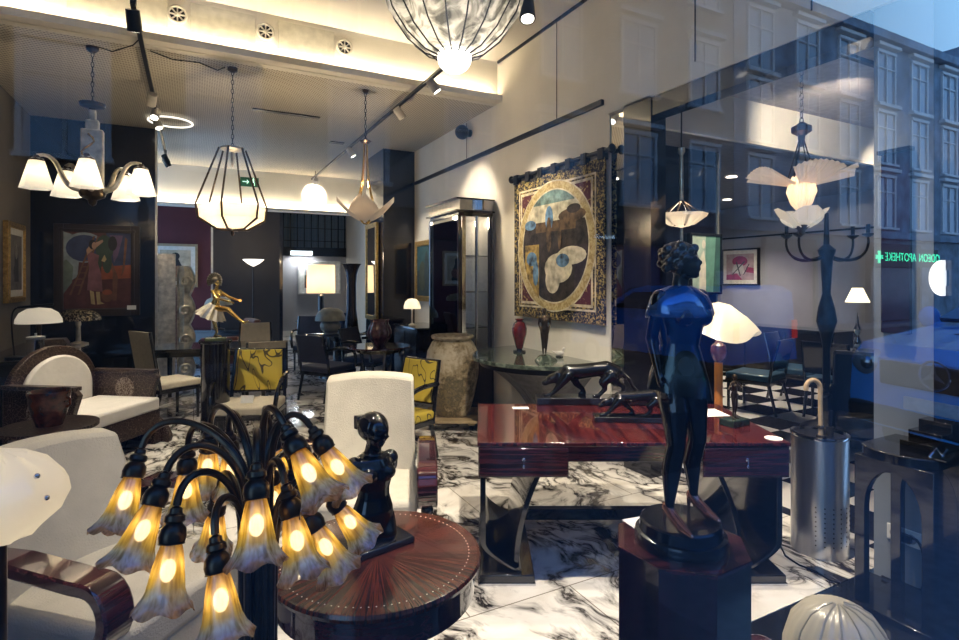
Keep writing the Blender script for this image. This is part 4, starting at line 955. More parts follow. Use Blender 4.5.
# ------------------------------------------------------------------ dining group in the middle distance
def dining_chair(label, loc, rz, pad, frame=BLACKM, w=.48, h=.95, sh=.47, arms=False, backpad=None, front=None, group=None):
    t = thing('dining_chair', label, 'chair', loc, rz, group)
    B().box((0, 0, sh - .04), (w, w, .08)).build('seat', pad, t, bev=.02); B().box((0, 0, sh - .10), (w, w, .05)).build('seat_frame', frame, t, bev=.005)
    def bk(u, v):
        q = (u - .5) * 2; return (q * (w / 2 - .02) * (1 - .06 * v), w / 2 - .03 + .10 * v + .015 * q * q, sh + .05 + (h - sh - .05) * v)
    B().sheet(bk, 8, 6, (0, .025, 0)).build('backrest', backpad or pad, t, bev=.006)
    def bf(u, v): p = bk(u, v); return (p[0] * .94, p[1] - .02, p[2] + (.02 if v < .5 else -.012))
    if front: B().sheet(bf, 8, 6, (0, .022, 0)).build('back_pad', front, t, bev=.008)
    for sx in (-1, 1):
        B().tube([(sx * (w / 2 - .012), w / 2 - .02, sh - .1), (sx * (w / 2 - .014), w / 2 + .02, sh + .15), (sx * (w / 2 - .03), w / 2 + .09, h)], .018, 8).build('back_post', frame, t)
        B().cyl((sx * (w / 2 - .03), -w / 2 + .03, 0), (sx * (w / 2 - .03), -w / 2 + .03, sh - .1), .016, .022, 10).build('leg', frame, t)
        B().cyl((sx * (w / 2 - .03), w / 2 + .06, 0), (sx * (w / 2 - .03), w / 2 - .03, sh - .1), .016, .022, 10).build('leg', frame, t)
        if arms: B().tube(bez((sx * (w / 2 + .01), w / 2 + .02, sh + .24), (sx * (w / 2 + .05), 0, sh + .26), (sx * (w / 2 + .05), -w / 2, sh + .26), (sx * (w / 2 + .01), -w / 2 + .04, sh - .04), 12), .022, 8).build('armrest', frame, t)
    return t
TAUPE = P('taupe_back_cloth', (.24, .21, .16), .9, 0, .1, 30, .2)
CRM = P('cream_seat_cloth', (.62, .57, .46), .9, 0, .06, 20, .2)
dining_chair('black-framed chair with taupe back and cream pad behind the inlaid armchair', at(170, 6.55), VIEW + PI - .55, CRM, BLACK, .50, 1.06, backpad=TAUPE, front=CRM)
dining_chair('cream-backed chair at the far side of the black dining table', at(254, 8.3), VIEW + .3, CRM, BLACK, .50, .98, backpad=CRM)
dining_chair('taupe-backed chair half hidden behind the yellow floral chair', at(264, 6.7), VIEW + PI + .5, CRM, BLACK, .48, .93, backpad=TAUPE, front=CRM)
BRL = P('brown_leather', (.16, .045, .02), .35, 0, .25, 20, .2)
t = thing('leather_chair', 'rust brown leather club chair behind the golden dancer', 'chair', at(226, 9.6), VIEW - .9)
B().box((0, 0, .33), (.66, .66, .24)).build('seat', BRL, t, bev=.05)
B().sheet(lambda u, v: ((u - .5) * .66, .28 + .14 * v - .12 * (u - .5) ** 2, .4 + .55 * v), 10, 8, (0, .12, 0)).build('backrest', BRL, t, bev=.03)
for sx in (-1, 1):
    B().box((sx * .38, .0, .42), (.14, .68, .40)).build('armrest', BRL, t, bev=.05)
    for sy in (-1, 1): B().cyl((sx * .3, sy * .28, 0), (sx * .3, sy * .28, .23), .025, n=10).build('leg', BLACK, t)
t = thing('dining_table', 'black dining table between the taupe chair and the golden dancer', 'table', at(216, 7.55), VIEW + .25)
B().box((0, 0, .735), (1.5, .85, .04)).build('tabletop', BLACK, t, bev=.008); B().box((0, 0, .68), (1.3, .7, .07)).build('apron', BLACK, t)
for sx in (-1, 1):
    for sy in (-1, 1): B().cyl((sx * .66, sy * .34, 0), (sx * .66, sy * .34, .71), .025, .035, 10).build('leg', BLACK, t)
# golden dancer on a black column
cp_ = at(216, 5.5)
t = thing('black_column', 'black lacquer pedestal column under the golden dancer', 'pedestal', cp_)
B().lathe([(0, 0), (.17, 0), (.17, .04), (.135, .06), (.135, 1.02), (0, 1.02)], 16).build('shaft', BLACK, t, smooth=.45); B().lathe([(0, 1.02), (.15, 1.02), (.155, 1.035), (.15, 1.05), (0, 1.05)], 32).build('top', BLACK, t)
t = thing('dancer_figure', 'golden bronze dancer kicking one leg forward in a pleated skirt', 'sculpture', (cp_.x, cp_.y, 1.05), VIEW + PI / 2 - .15)
B().lathe([(0, 0), (.10, 0), (.10, .02), (.07, .028), (0, .03)], 28).build('base', P('green_onyx', (.10, .12, .06), .15), t)
b = B()   # faces -y (to the picture's right)
b.limb([(.02, .02, .035), (.02, .0, .07), (.02, .03, .19), (.015, -.01, .31)], [.014, .012, .022, .034]); b.limb([(.02, .02, .038), (.02, -.045, .034)], [.013, .008])
b.limb([(-.015, 0, .32), (-.02, -.15, .305), (-.02, -.28, .20), (-.02, -.325, .175)], [.036, .025, .013, .010]); b.limb([(-.02, -.315, .175), (-.02, -.365, .19)], [.011, .007])
b.oval([((0, .005, .28), .045, .038), ((0, .005, .33), .052, .044), ((0, .0, .37), .044, .036), ((0, -.01, .41), .036, .030), ((0, -.012, .45), .046, .035), ((0, -.01, .485), .056, .032), ((0, -.008, .505), .03, .022)], 20)
for sx in (-1, 1): b.ell((sx * .022, -.042, .455), (.017, .017, .017)); b.ell((sx * .056, -.01, .485), .020)
b.limb([(0, -.008, .50), (0, -.018, .54)], [.017, .016])
b.limb([(.056, -.01, .485), (.075, -.09, .43), (.06, -.20, .40)], [.018, .014, .009]); b.limb([(-.056, -.01, .485), (-.085, -.07, .42), (-.06, -.19, .385)], [.018, .014, .009])
for sx, c in ((1, (.06, -.20, .40)), (-1, (-.06, -.19, .385))):
    for k in range(5): b.limb([Vector(c), Vector(c) + Vector((sx * (.010 - .006 * k) , -.022 - .004 * (2 - abs(k - 2)), -.004 * k + .006)), Vector(c) + Vector((sx * (.010 - .007 * k), -.038 - .006 * (2 - abs(k - 2)), -.006 * k + .002))], [.0045, .004, .003], 6)
human_head(b, Vector((0, -.022, .575)), .072, 0, -.25); b.build('body', GOLD, t, organic=.0036, sm=3)
def sk(r, z, a): return r * (1 + .10 * math.cos(12 * a)), z
B().lathe([(.048, .36), (.075, .32), (.115, .26), (.14, .225)], 60, cap=False, rip=sk, M=Matrix.Translation((0, .0, .36)) @ Matrix.Rotation(.42, 4, 'X') @ Matrix.Translation((0, 0, -.36))).build('skirt', SILVER, t)
b = B()
for k in range(13):
    a = math.radians(-30 + 20 * k); b.limb([(0, .0 + .03 * math.cos(a), .59 + .03 * math.sin(a)), (0, .01 + .075 * math.cos(a), .59 + .075 * math.sin(a))], [.010, .013], 8)
b.ell((0, .0, .595), (.036, .036, .036)); b.build('headdress', P('dark_silver', (.16, .14, .11), .3, .9), t, organic=.004, sm=1)
YEL = vines('yellow_vine_cloth', (.46, .35, .04), (.05, .04, .015))
t = dining_chair('armchair in yellow cloth with dark lily vines in front of the black column', at(251, 5.5), VIEW + .12, CRM, BLACK, .56, .92, .43, True, backpad=BLACK, front=YEL)
pz = at(247, 5.35, .43)
tag(B().box((0, 0, .055), (.12, .012, .075)).build('price_card', PAPER, loc=(pz.x, pz.y, .43 + .0), rot=(-.25, 0, VIEW)), 'white price card on the seat of the yellow floral armchair', 'card')
dining_chair('armchair in yellow floral cloth behind the cream armchair beside the urn', at(397, 5.0), VIEW - .65, YEL, BLACK, .50, .90, .45, True, backpad=BLACK, front=YEL)
# carved silver screen
t = thing('carved_screen', 'tall silver screen carved with scroll waves behind the taupe chair', 'screen', at(177, 8.6), VIEW + .5)
b = B().box((-.18, 0, 1.03), (.34, .05, 2.06), t=1.0); b.build('panel', SILVER, t, bev=.015)
def wv(u, v): return (.0 + .20 * u + .07 * abs(math.sin(v * PI * 4)) * (u > .5), .02 + .03 * math.sin(u * 9), 1.85 * v + .02)
B().sheet(wv, 6, 48, (0, .05, 0)).build('wave_panel', SILVER, t)
b = B()
for k in range(4): b.tube([(.12 + (.10 - .006 * j) * math.cos(j * .55), -.01, .24 + .46 * k + (.10 - .006 * j) * math.sin(j * .55)) for j in range(15)], .022, 8)
b.build('scrolls', SILVER, t)
# background pictures and lamps
Ym = 12.96
am = [cn('cream_ground', (.50, .42, .30)), cn('black', (.012, .012, .014)), cn('rust', (.22, .055, .025)), cn('ochre', (.33, .25, .12)), cn('olive', (.10, .10, .05)), cn('mist', (.24, .23, .21))]
picture('pale-mounted picture of a dark figure on the maroon wall', (onY(176, Ym), Ym, 1.95), 0, .72, .80, .05, C('tan_frame', (.40, .30, .18)), am, [(1, [(.2, .0), (.8, 0), (.7, .5), (.55, .8), (.4, .8), (.3, .5)]), (2, circ(.6, .3, .2, .2)), (1, circ(.5, .8, .14, .12))], mount=.08)
Yb = 16.96; zcb = Yb * FY + 2.9 * FX
picture('autumn landscape in a wide white mount on the grey back wall', (onY(320, Yb), Yb, 1.72), 0, 1.16, .90, .05, C('white_frame', (.6, .58, .54)), [am[0], cn('brown', (.12, .05, .03)), am[2], am[3], am[4], cn('sky', (.30, .33, .34))], [(5, [(0, .6), (1, .55), (1, 1), (0, 1)]), (4, [(0, .3), (1, .35), (1, .6), (0, .62)]), (1, [(0, 0), (1, 0), (1, .36), (0, .3)]), (2, circ(.3, .6, .22, .25)), (3, circ(.7, .55, .2, .3)), (1, [(.68, .1), (.73, .1), (.72, .5), (.69, .5)])], mount=.14)
o = at(268, 13.2); t = thing('floor_lamp', 'floor lamp with a lit white bowl in the dark recess at the back', 'floor lamp', (1.25, 13.9, 0))
zc_ = 13.9 * FY + 1.25 * FX; hz = zz(262, zc_)
B().lathe([(0, 0), (.16, 0), (.16, .03), (.02, .06), (.018, hz - .05), (0, hz - .05)], 20).build('stand', BLACKM, t); B().lathe([(.02, hz - .10), (.14, hz - .03), (.24, hz + .06), (.22, hz + .06), (.0, hz - .06)], 28).build('bowl', glow('lit_bowl', (1, .93, .80), 1.6), t)
lamp('POINT', (0, 0, hz + .2), 12, WARM, .1, t)
o = at(219, 10.3); t = mushroom('small table lamp with a grey conical shade behind the dancer', (o.x, o.y, .72), .24, .62, .16, C('grey_glass_shade', (.20, .24, .22), .3), BLACKM, 0)
t = thing('sideboard', 'low black sideboard at the back under the small grey lamp', 'sideboard', (o.x, o.y + .1, 0), VIEW)
B().box((0, 0, .38), (1.2, .45, .60)).build('body', BLACK, t, bev=.005); B().box((0, 0, .70), (1.26, .5, .04)).build('top', BLACK, t, bev=.005)
for sx in (-1, 1): B().box((sx * .5, 0, .04), (.06, .4, .08)).build('foot', BLACKM, t)
# square-shade lamp on a dark chest
pc = at(324, 11.6); t = thing('chest', 'dark blue-black chest under the square table lamp', 'chest', pc, VIEW)
B().box((0, 0, .42), (.95, .5, .68)).build('body', C('dark_chest', (.012, .013, .02), .25), t, bev=.02); B().box((0, 0, .78), (1.0, .54, .04)).build('top', BLACK, t, bev=.01)
for sx in (-1, 1):
    B().box((sx * .42, 0, .04), (.06, .4, .08)).build('foot', BLACK, t)
    for z in (.28, .54): B().box((sx * .235, -.255, z), (.44, .02, .22)).build('drawer', C('dark_chest', (.012, .013, .02), .25), t, bev=.004)
pl_ = at(321.5, 11.5); zb_, zt2 = zz(293, 11.5), zz(265, 11.5)
t = thing('table_lamp', 'table lamp with a lit square cream drum shade on the dark chest', 'lamp', (pl_.x, pl_.y, .80), VIEW)
B().lathe([(0, 0), (.10, 0), (.10, .03), (.06, .05), (.06, zb_ - .86), (.02, zb_ - .82), (.02, zb_ - .7), (0, zb_ - .7)], 20).build('base', BLACK, t)
B().lathe([(.29, zb_ - .80), (.28, zt2 - .80)], 36, cap=False).build('lamp_shade', shade('cream_paper_shade', [(0, (.95, .76, .50)), (1, (.95, .76, .50))], 1, transl=.7, gloss=0, glowing=.35), t)
lamp('POINT', (0, 0, (zb_ + zt2) / 2 - .8), 6, (1, .72, .42), .08, t)
t = thing('round_table', 'round dark glossy table under the trumpet vase at the back', 'table', at(338, 9.4), VIEW)
B().lathe([(0, .72), (.52, .72), (.54, .735), (.52, .75), (0, .75)], 48).build('tabletop', P('dark_blue_gloss', (.010, .012, .03), .06, coat=1.), t); B().lathe([(0, 0), (.32, 0), (.3, .04), (.07, .08), (.07, .6), (.2, .72), (0, .72)], 24).build('pedestal', BLACK, t)
p = at(352, 9.55); h_ = zz(264, 9.55) - .75
t = thing('trumpet_vase', 'tall dark trumpet vase on the back round table', 'vase', (p.x, p.y, .75))
B().lathe([(0, 0), (.11, 0), (.12, .05), (.10, .25), (.085, .4), (.08, h_ * .7), (.095, h_ * .85), (.13, h_ - .05), (.17, h_), (.16, h_ + .005), (.08, h_ * .85), (0, h_ * .8)], 32).build('body', P('dark_bronze_vase', (.05, .045, .05), .2, .7), t)
p = at(331, 9.2); t = mushroom('grey mushroom lamp with a rounded body on the back round table', (p.x, p.y, .75), .25, .44, .22, C('stone_grey_glass', (.22, .22, .18), .35), C('stone_grey_glass', (.22, .22, .18), .35), 0)
B().ell((0, 0, .13), (.17, .17, .13), 24, 14).build('body', MATS['stone_grey_glass'], t)
p = at(344, 9.9); t = thing('small_vase', 'small blue vase left of the trumpet vase', 'vase', (p.x, p.y, .75)); B().lathe([(0, 0), (.07, 0), (.10, .1), (.07, .24), (.10, .30), (.06, .24), (0, .1)], 20).build('body', C('cobalt_glass', (.01, .02, .07), .1), t)
DB = P('midnight_velvet', (.012, .014, .035), .6, 0, .2, 12)
dining_chair('midnight blue chair at the left of the back round table', at(329, 7.7), VIEW + PI - .5, DB, BLACK, .54, .90, .47, True)
dining_chair('midnight blue chair right of the purple vase by the far pier', Vector((2.40, 8.35, 0)), VIEW + 1.2, DB, BLACK, .54, .90, .47, True)
dining_chair('dark armchair standing in front of the chest at the back', at(312, 10.3), VIEW + .2, DB, BLACK, .6, .95, .45, True)
tp = at(380, 7.3)
t = thing('side_table', 'small round table with a red-violet top carrying the ribbed vase', 'table', tp)
B().lathe([(0, .75), (.40, .75), (.415, .76), (.41, .775), (0, .775)], 44).build('tabletop', P('plum_lacquer', (.07, .018, .03), .1, coat=1.), t); B().lathe([(0, .70), (.3, .70), (.33, .75), (0, .75)], 30).build('apron', BLACK, t)
for k in range(3):
    a = 2 * PI * k / 3 + .5; B().tube([(.25 * math.cos(a), .25 * math.sin(a), .71), (.20 * math.cos(a), .20 * math.sin(a), .35), (.30 * math.cos(a), .30 * math.sin(a), 0)], .025, 8).build('leg', BLACK, t)
t = thing('ribbed_vase', 'round ribbed violet glass vase on the small plum-topped table', 'vase', (tp.x, tp.y, .775))
B().lathe([(0, 0), (.075, 0), (.09, .03), (.155, .12), (.165, .18), (.14, .26), (.115, .30), (.12, .33), (.13, .345), (.115, .335), (.10, .30), (0, .2)], 48, rip=lambda r, z, a: (r * (1 + .05 * math.cos(10 * a)), z)).build('body', P('violet_glass', (.12, .05, .07), .06, 0, .5, 25, coat=1.), t)
t = thing('wall_mirror', 'tall gilt-framed mirror on the side of the far navy pier', 'mirror', (2.80, 9.5, 1.80), -PI / 2)
f = B()
for s in (-1, 1): f.box((s * .30, 0, 0), (.08, .05, 1.7)); f.box((0, 0, s * .81), (.6, .05, .08))
f.build('frame', GILT, t, bev=.008); B().box((0, 0, 0), (.54, .02, 1.56)).build('glass', MIRR, t, smooth=0)
# ------------------------------------------------------------------ macassar desk
dz, dW, dD = .78, 1.68, .92
dloc = at(635, 2.93)
t = thing('desk', 'long glossy macassar desk with lyre legs in the middle of the marble floor', 'desk', dloc, VIEW)
B().box((0, dD / 2, dz - .011), (dW, dD, .022)).build('desktop', MACT, t, bev=.004)
h = dW / 2
for x0, x1 in ((-h + .005, -.35), (.37, h - .005)):
    d_ = B().box(((x0 + x1) / 2, .32, (.59 + dz - .022) / 2), (x1 - x0, .62, dz - .022 - .59)).build('drawer_box', MACX, t, bev=.004)
    B().box(((x0 + x1) / 2, .008, .675), (x1 - x0 - .012, .016, .150)).build('drawer', MACX, d_, bev=.003)
    k_ = B(); xm = (x0 + x1) / 2; k_.lathe([(.008, 0), (.010, .006), (.004, .012)], 10, M=Matrix.Translation((xm, 0, .69)) @ Matrix.Rotation(PI / 2, 4, 'X')); k_.box((xm, -.012, .675), (.006, .004, .035)); k_.ell((xm, -.012, .655), (.007, .005, .010), 8, 6)
    k_.build('key', CHROME, d_)
B().box((.01, .32, .715), (.73, .60, .09)).build('centre_drawer', MACX, t, bev=.004)
B().box((0, dD - .04, .70), (dW - .02, .06, .12)).build('back_rail', MACX, t)
for s in (-1, 1):
    def outer(u, v, s=s):
        a = max(0, (.32 - v) / .32); return (s * (h - .045 - .20 * (1 - math.cos(a * PI / 2))), .06 + .74 * u, .055 + .535 * v)
    lg = B().sheet(outer, 2, 24, (s * .03, 0, 0)).build('leg', BLACK, t, bev=.003)
    def inner(u, v, s=s):
        return (s * (h - .23 - .14 * v ** 2.0), .10 + .66 * u, .055 + .55 * v)
    B().sheet(inner, 2, 24, (s * .03, 0, 0)).build('curved_panel', BLACK, lg, bev=.003)
    pl_ = B().box((s * (h - .16), .43, .0275), (.30, .80, .055)).build('plinth', BLACK, t, bev=.006)
    B().box((s * (h - .16), .43, .006), (.31, .81, .012)).build('metal_edge', CHROME, pl_)
B().box((0, .80, .065), (dW - .5, .06, .075)).build('stretcher', BLACK, t, bev=.004)
def desk_pt(x, y, dz_=dz): return fl(x, y, dz_)
def rest(name, label, cat, b, mat, p, rz=VIEW, **k): return tag(b.build(name, mat, loc=p, rot=(0, 0, rz), **k), label, cat)
rest('price_card', 'small white card at the back left of the desk', 'card', B().box((0, 0, .001), (.11, .06, .002)), PAPER, desk_pt(521, 408), smooth=0)
rest('round_card', 'white round card on the front right corner of the desk', 'card', B().lathe([(0, 0), (.045, 0), (.045, .003), (0, .003)], 28), PAPER, desk_pt(774, 438.5))
rest('paper_sheet', 'white sheet of paper lying on the desk behind the bronze woman', 'paper', B().box((0, 0, .001), (.26, .19, .002)), PAPER, desk_pt(704, 413), VIEW + .1, smooth=0)
# panthers
def panther(loc, label):
    t = thing('panther_sculpture', label, 'sculpture', loc, VIEW - .03, 'bronze panthers on the desk')
    B().box((0, 0, .025), (.78, .16, .05)).build('base', BLACK, t, bev=.005)
    b = B()
    b.limb([(-.17, 0, .222), (-.08, 0, .222), (.02, 0, .235), (.10, 0, .245), (.17, 0, .215)], [.052, .056, .052, .056, .055], 16)
    b.limb([(-.16, 0, .225), (-.225, 0, .195), (-.265, 0, .175)], [.047, .036, .034], 14)
    b.ell((-.275, 0, .170), (.045, .036, .035)); b.limb([(-.29, 0, .158), (-.335, 0, .140)], [.026, .019]); b.ell((-.325, 0, .130), (.018, .014, .009))
    for s in (-1, 1):
        b.limb([(-.255, s * .024, .195), (-.248, s * .028, .215)], [.011, .008], 8)
        b.ell((-.300, s * .020, .170), (.008, .006, .006))
    def leg(pts, rr): b.limb(pts, rr, 10)
    leg([(-.17, -.035, .20), (-.225, -.038, .135), (-.265, -.038, .09), (-.30, -.038, .062)], [.040, .026, .018, .015]); leg([(-.30, -.038, .061), (-.335, -.038, .059)], [.015, .012])
    leg([(-.13, .035, .19), (-.10, .038, .13), (-.055, .038, .09), (-.045, .038, .065)], [.038, .026, .017, .015]); leg([(-.045, .038, .061), (-.08, .038, .059)], [.015, .012])
    leg([(.13, -.035, .20), (.075, -.040, .155), (.085, -.040, .105), (.045, -.040, .064)], [.050, .034, .019, .015]); leg([(.045, -.04, .061), (.008, -.04, .059)], [.015, .012])
    leg([(.16, .035, .20), (.17, .040, .15), (.235, .040, .11), (.225, .040, .064)], [.050, .036, .019, .015]); leg([(.225, .04, .061), (.188, .04, .059)], [.015, .012])
    b.limb([(.21, 0, .21), (.26, 0, .17), (.29, 0, .115), (.335, 0, .078), (.37, 0, .085)], [.022, .015, .012, .011, .010], 8)
    b.build('body', DBRONZE, t, organic=.0062, sm=3); return t
p1 = panther(desk_pt(592, 403), 'larger black bronze panther prowling on a black base at the back of the desk')
p2 = again(p1, desk_pt(640, 421), VIEW - .08, 'smaller bronze panther nearer the front of the desk beside the bronze woman'); p2.scale = (.72, .72, .66)
def human_small(b, H, pose):
    """standing nude figure of height H facing -y; pose gives hand targets"""
    def q(*p): return Vector(p) * H
    for s in (-1, 1):
        f = pose.get('feet', {}).get(s, (s * .05, 0))
        b.limb([q(s * .045, 0, .51), q((s * .045 + f[0]) / 2, -.015 + f[1] / 2, .28), q(f[0], .01 + f[1], .045)], [.052 * H, .034 * H, .018 * H]); b.limb([q(f[0], .012 + f[1], .02), q(f[0] * 1.2, -.085 + f[1], .013)], [.018 * H, .013 * H])
        sh = q(s * .098, 0, .80); e_, hd = pose[s]
        b.limb([sh, q(*e_), q(*hd)], [.026 * H, .021 * H, .014 * H])
        d = (q(*hd) - q(*e_)).normalized(); sd = d.orthogonal().normalized()
        for k in range(5): b.limb([q(*hd), q(*hd) + d * .035 * H + sd * (k - 2) * .008 * H, q(*hd) + d * (.07 - .006 * abs(k - 2)) * H + sd * (k - 2) * .009 * H], [.008 * H, .0065 * H, .0055 * H], 6)
        b.ell(q(s * .042, -.058, .735), .034 * H)
    b.oval([(q(0, .005, .46), .075 * H, .062 * H), (q(0, .005, .53), .095 * H, .070 * H), (q(0, 0, .58), .082 * H, .058 * H), (q(0, 0, .63), .064 * H, .047 * H), (q(0, -.005, .69), .074 * H, .055 * H), (q(0, 0, .76), .092 * H, .055 * H), (q(0, .003, .815), .085 * H, .042 * H), (q(0, .005, .835), .035 * H, .03 * H)], 20)
    b.limb([q(0, .005, .82), q(0, -.005, .88)], [.030 * H, .027 * H])
    human_head(b, q(0, -.012, .925), .135 * H, pose.get('yaw', 0), pose.get('tilt', 0))
sp_ = desk_pt(735, 425)
t = thing('statuette', 'small dark bronze figure with bent arms on a green stone block', 'sculpture', sp_, VIEW + .5)
B().box((0, 0, .02), (.15, .10, .04)).build('base', P('green_black_marble', (.02, .035, .03), .15, 0, .5, 30), t, bev=.003)
b = B(); human_small(b, .27, {-1: ((-.22, -.02, .68), (-.10, -.12, .60)), 1: ((.22, -.02, .70), (.12, -.16, .74)), 'feet': {-1: (-.07, -.02), 1: (.07, .03)}}); 
for v in b.v: v.z += .038
b.build('body', BRONZE, t, organic=.004, sm=2)
# floor lamp behind the desk
o = at(719, 4.05)
t = thing('floor_lamp', 'floor lamp with a draped cream glass shade and orange wood pole behind the desk', 'floor lamp', o)
zt_, zb_ = zz(302, 4.05), zz(334, 4.05)
B().lathe([(0, 0), (.16, 0), (.16, .025), (.03, .05), (0, .05)], 28).build('base', CHROME, t)
B().cyl((0, 0, .04), (0, 0, zz(362, 4.05)), .030, n=14).build('pole', P('orange_wood', (.55, .20, .05), .3, 0, .2, 8, coat=.5), t)
B().lathe([(.03, zz(362, 4.05)), (.05, zz(358, 4.05)), (.062, zz(352, 4.05)), (.05, zz(345, 4.05)), (.03, zz(343, 4.05)), (.02, zz(341, 4.05)), (.02, zb_ + .05), (0, zb_ + .05)], 18).build('ornament', P('violet_glass', (.12, .05, .07), .06), t)
def dr(r, z, a): return r * (1 + .10 * math.cos(3 * a + .6)), z - (.035 * math.cos(3 * a) if r > .15 else 0)
B().lathe([(.29, zb_), (.25, zb_ + .05), (.20, zb_ + .10), (.15, zb_ + .16), (.08, zt_ - .02), (.0, zt_)], 48, cap=False, rip=dr).build('lamp_shade', shade('cream_glass_shade', [(0, (.95, .86, .66)), (1, (.95, .86, .66))], 1, glowing=.08), t)
lamp('POINT', (0, 0, zb_ + .08), 1.4, (1, .85, .6), .05, t)

# ------------------------------------------------------------------ bronze woman on the octagonal pedestal
ph = .75; pl = fl(681, 541, ph); pl.z = 0
t = thing('octagonal_pedestal', 'tall eight-sided macassar pedestal under the bronze woman in heels', 'pedestal', pl, VIEW + math.radians(8))
R8 = .226; b = B().lathe([(0, 0), (R8 * .985, 0), (R8 * .985, ph - .012), (0, ph - .012)], 8); b.build('shaft', streak('vertical_macassar', [(.004, .003, .006), (.015, .006, .010), (.045, .012, .020), (.008, .004, .008)], (11, 11, .6), .12, 1.), t, smooth=.3)
B().lathe([(0, ph - .012), (R8, ph - .012), (R8, ph - .002), (R8 * .985, ph), (0, ph)], 8).build('top', MACX, t, smooth=.3)
cdp = fl(641, 522, ph); rest('price_card', 'white card lying on the octagonal pedestal beside the bronze woman', 'card', B().box((0, 0, .001), (.11, .075, .002)), PAPER, cdp, VIEW + .35, smooth=0)
t = thing('bronze_woman', 'large dark bronze woman in heels and short tunic on the octagonal pedestal', 'sculpture', (pl.x, pl.y, ph), VIEW + math.radians(24))
B().lathe([(0, 0), (.152, 0), (.155, .018), (.15, .036), (.138, .040), (.135, .072), (.128, .078), (0, .078)], 48).build('base', P('blue_black_bronze', (.014, .018, .024), .22, .6, .4, 20, coat=.4), t)
HS = .95; z0 = .078
def q(x, y, z): return Vector((x * HS, y * HS, z * HS + z0))
b = B()
# feet on heels, legs a little apart, left leg forward
feet = {-1: (-.078, -.04), 1: (.085, .01)}
for s in (-1, 1):
    fx, fy = feet[s]
    b.limb([q(s * .046, 0, .50), q((s * .055), -.012 + fy * .4, .40), q((s * .048 + fx) / 2, -.020 + fy * .6, .285), q((s * .03 + fx * 1.6) / 2.2, .012 + fy, .19), q(fx, .012 + fy, .07)], [.058 * HS, .050 * HS, .033 * HS, .034 * HS, .016 * HS])
    b.limb([q(fx, .016 + fy, .058), q(fx * 1.05, -.04 + fy, .022), q(fx * 1.1, -.082 + fy, .012)], [.018 * HS, .015 * HS, .010 * HS])
    b.ell(q(s * .044, -.060, .735), .036 * HS)
b.oval([(q(0, .005, .46), .080 * HS, .066 * HS), (q(.004, .006, .52), .098 * HS, .074 * HS), (q(.003, 0, .57), .086 * HS, .060 * HS), (q(0, 0, .62), .068 * HS, .050 * HS), (q(-.002, -.004, .68), .076 * HS, .056 * HS), (q(-.002, 0, .755), .094 * HS, .058 * HS), (q(-.002, .003, .81), .092 * HS, .044 * HS), (q(0, .005, .835), .04 * HS, .034 * HS)], 24)
b.limb([q(0, .006, .82), q(.0, -.004, .89)], [.030 * HS, .027 * HS])
for s, e_, w_, hd in ((-1, (-.116, .02, .655), (-.110, -.01, .535), (-.106, -.02, .50)), (1, (.125, .055, .665), (.06, .10, .575), (.03, .105, .56))):
    b.limb([q(s * .098, 0, .805), q(*e_), q(*w_)], [.028 * HS, .022 * HS, .014 * HS]); b.limb([q(*w_), q(*hd)], [.014 * HS, .016 * HS])
    d = (q(*hd) - q(*w_)).normalized(); sd = Vector((0, 1, 0)) if s < 0 else Vector((0, 0, 1))
    for k in range(4): b.limb([q(*hd), q(*hd) + d * (.026 * HS) + sd * (k - 1.5) * .010, q(*hd) + d * (.058 - .004 * abs(k - 1.5)) * HS + sd * (k - 1.5) * .0105 + Vector((0, -.004, 0))], [.0075, .0062, .005], 6)
    b.limb([q(*w_), q(*w_) + d * .02 + sd * -.018 + Vector((0, -.008, 0)), q(*w_) + d * .042 + sd * -.022 + Vector((0, -.012, 0))], [.0075, .006, .005], 6)
human_head(b, q(0, -.016, .930), .132 * HS, math.radians(36), math.radians(-6))
b.build('body', DBRONZE, t, organic=.0048, sm=3)
hb = B(); MH = Matrix.Translation(q(0, -.012, .942)) @ Matrix.Rotation(math.radians(36), 4, 'Z')
hb.ell((0, 0, 0), (.060, .064, .056), 20, 14, 0, MH @ Matrix.Translation((0, .016, .006)))
for k in range(26):
    a = k * 2.4; zc_ = -.035 + .08 * (k / 26); rr_ = .058 * math.sqrt(max(.1, 1 - (zc_ / .07) ** 2)); cx, cy2 = rr_ * math.cos(a), rr_ * math.sin(a) + .014
    if cy2 < -.036 and zc_ < .03: continue
    hb.ell((0, 0, 0), .0165, 10, 8, 0, MH @ Matrix.Translation((cx, cy2, zc_)))
hb.build('hair', BLACK, t, organic=.0042, sm=2, label='short curled hair')
b = B()
def tun(r, z, a): return r, z
n = 40; rs = []
for zc_, rx, ry, k in ((.825, .060, .046, 0), (.812, .100, .056, 0), (.77, .112, .072, 0), (.735, .106, .092, 0), (.69, .088, .070, .1), (.63, .076, .058, .3), (.575, .096, .072, .6), (.52, .112, .088, 1), (.48, .118, .094, 1.5), (.45, .122, .098, 2)):
    ring = []
    for j in range(n):
        a = 2 * PI * j / n; f = 1 + .02 * k * math.sin(7 * a + zc_ * 30) ; dz_ = (-.025 * math.cos(a) * k / 2)
        ring.append(q(rx * f * math.cos(a), .004 + ry * f * math.sin(a), zc_ + dz_))
    rs.append(ring)
b.rings(rs, cap=False); b.build('tunic', P('green_black_bronze', (.02, .030, .030), .14, .6, .4, 16, .1, coat=.6), t, smooth=2.)
rs = []
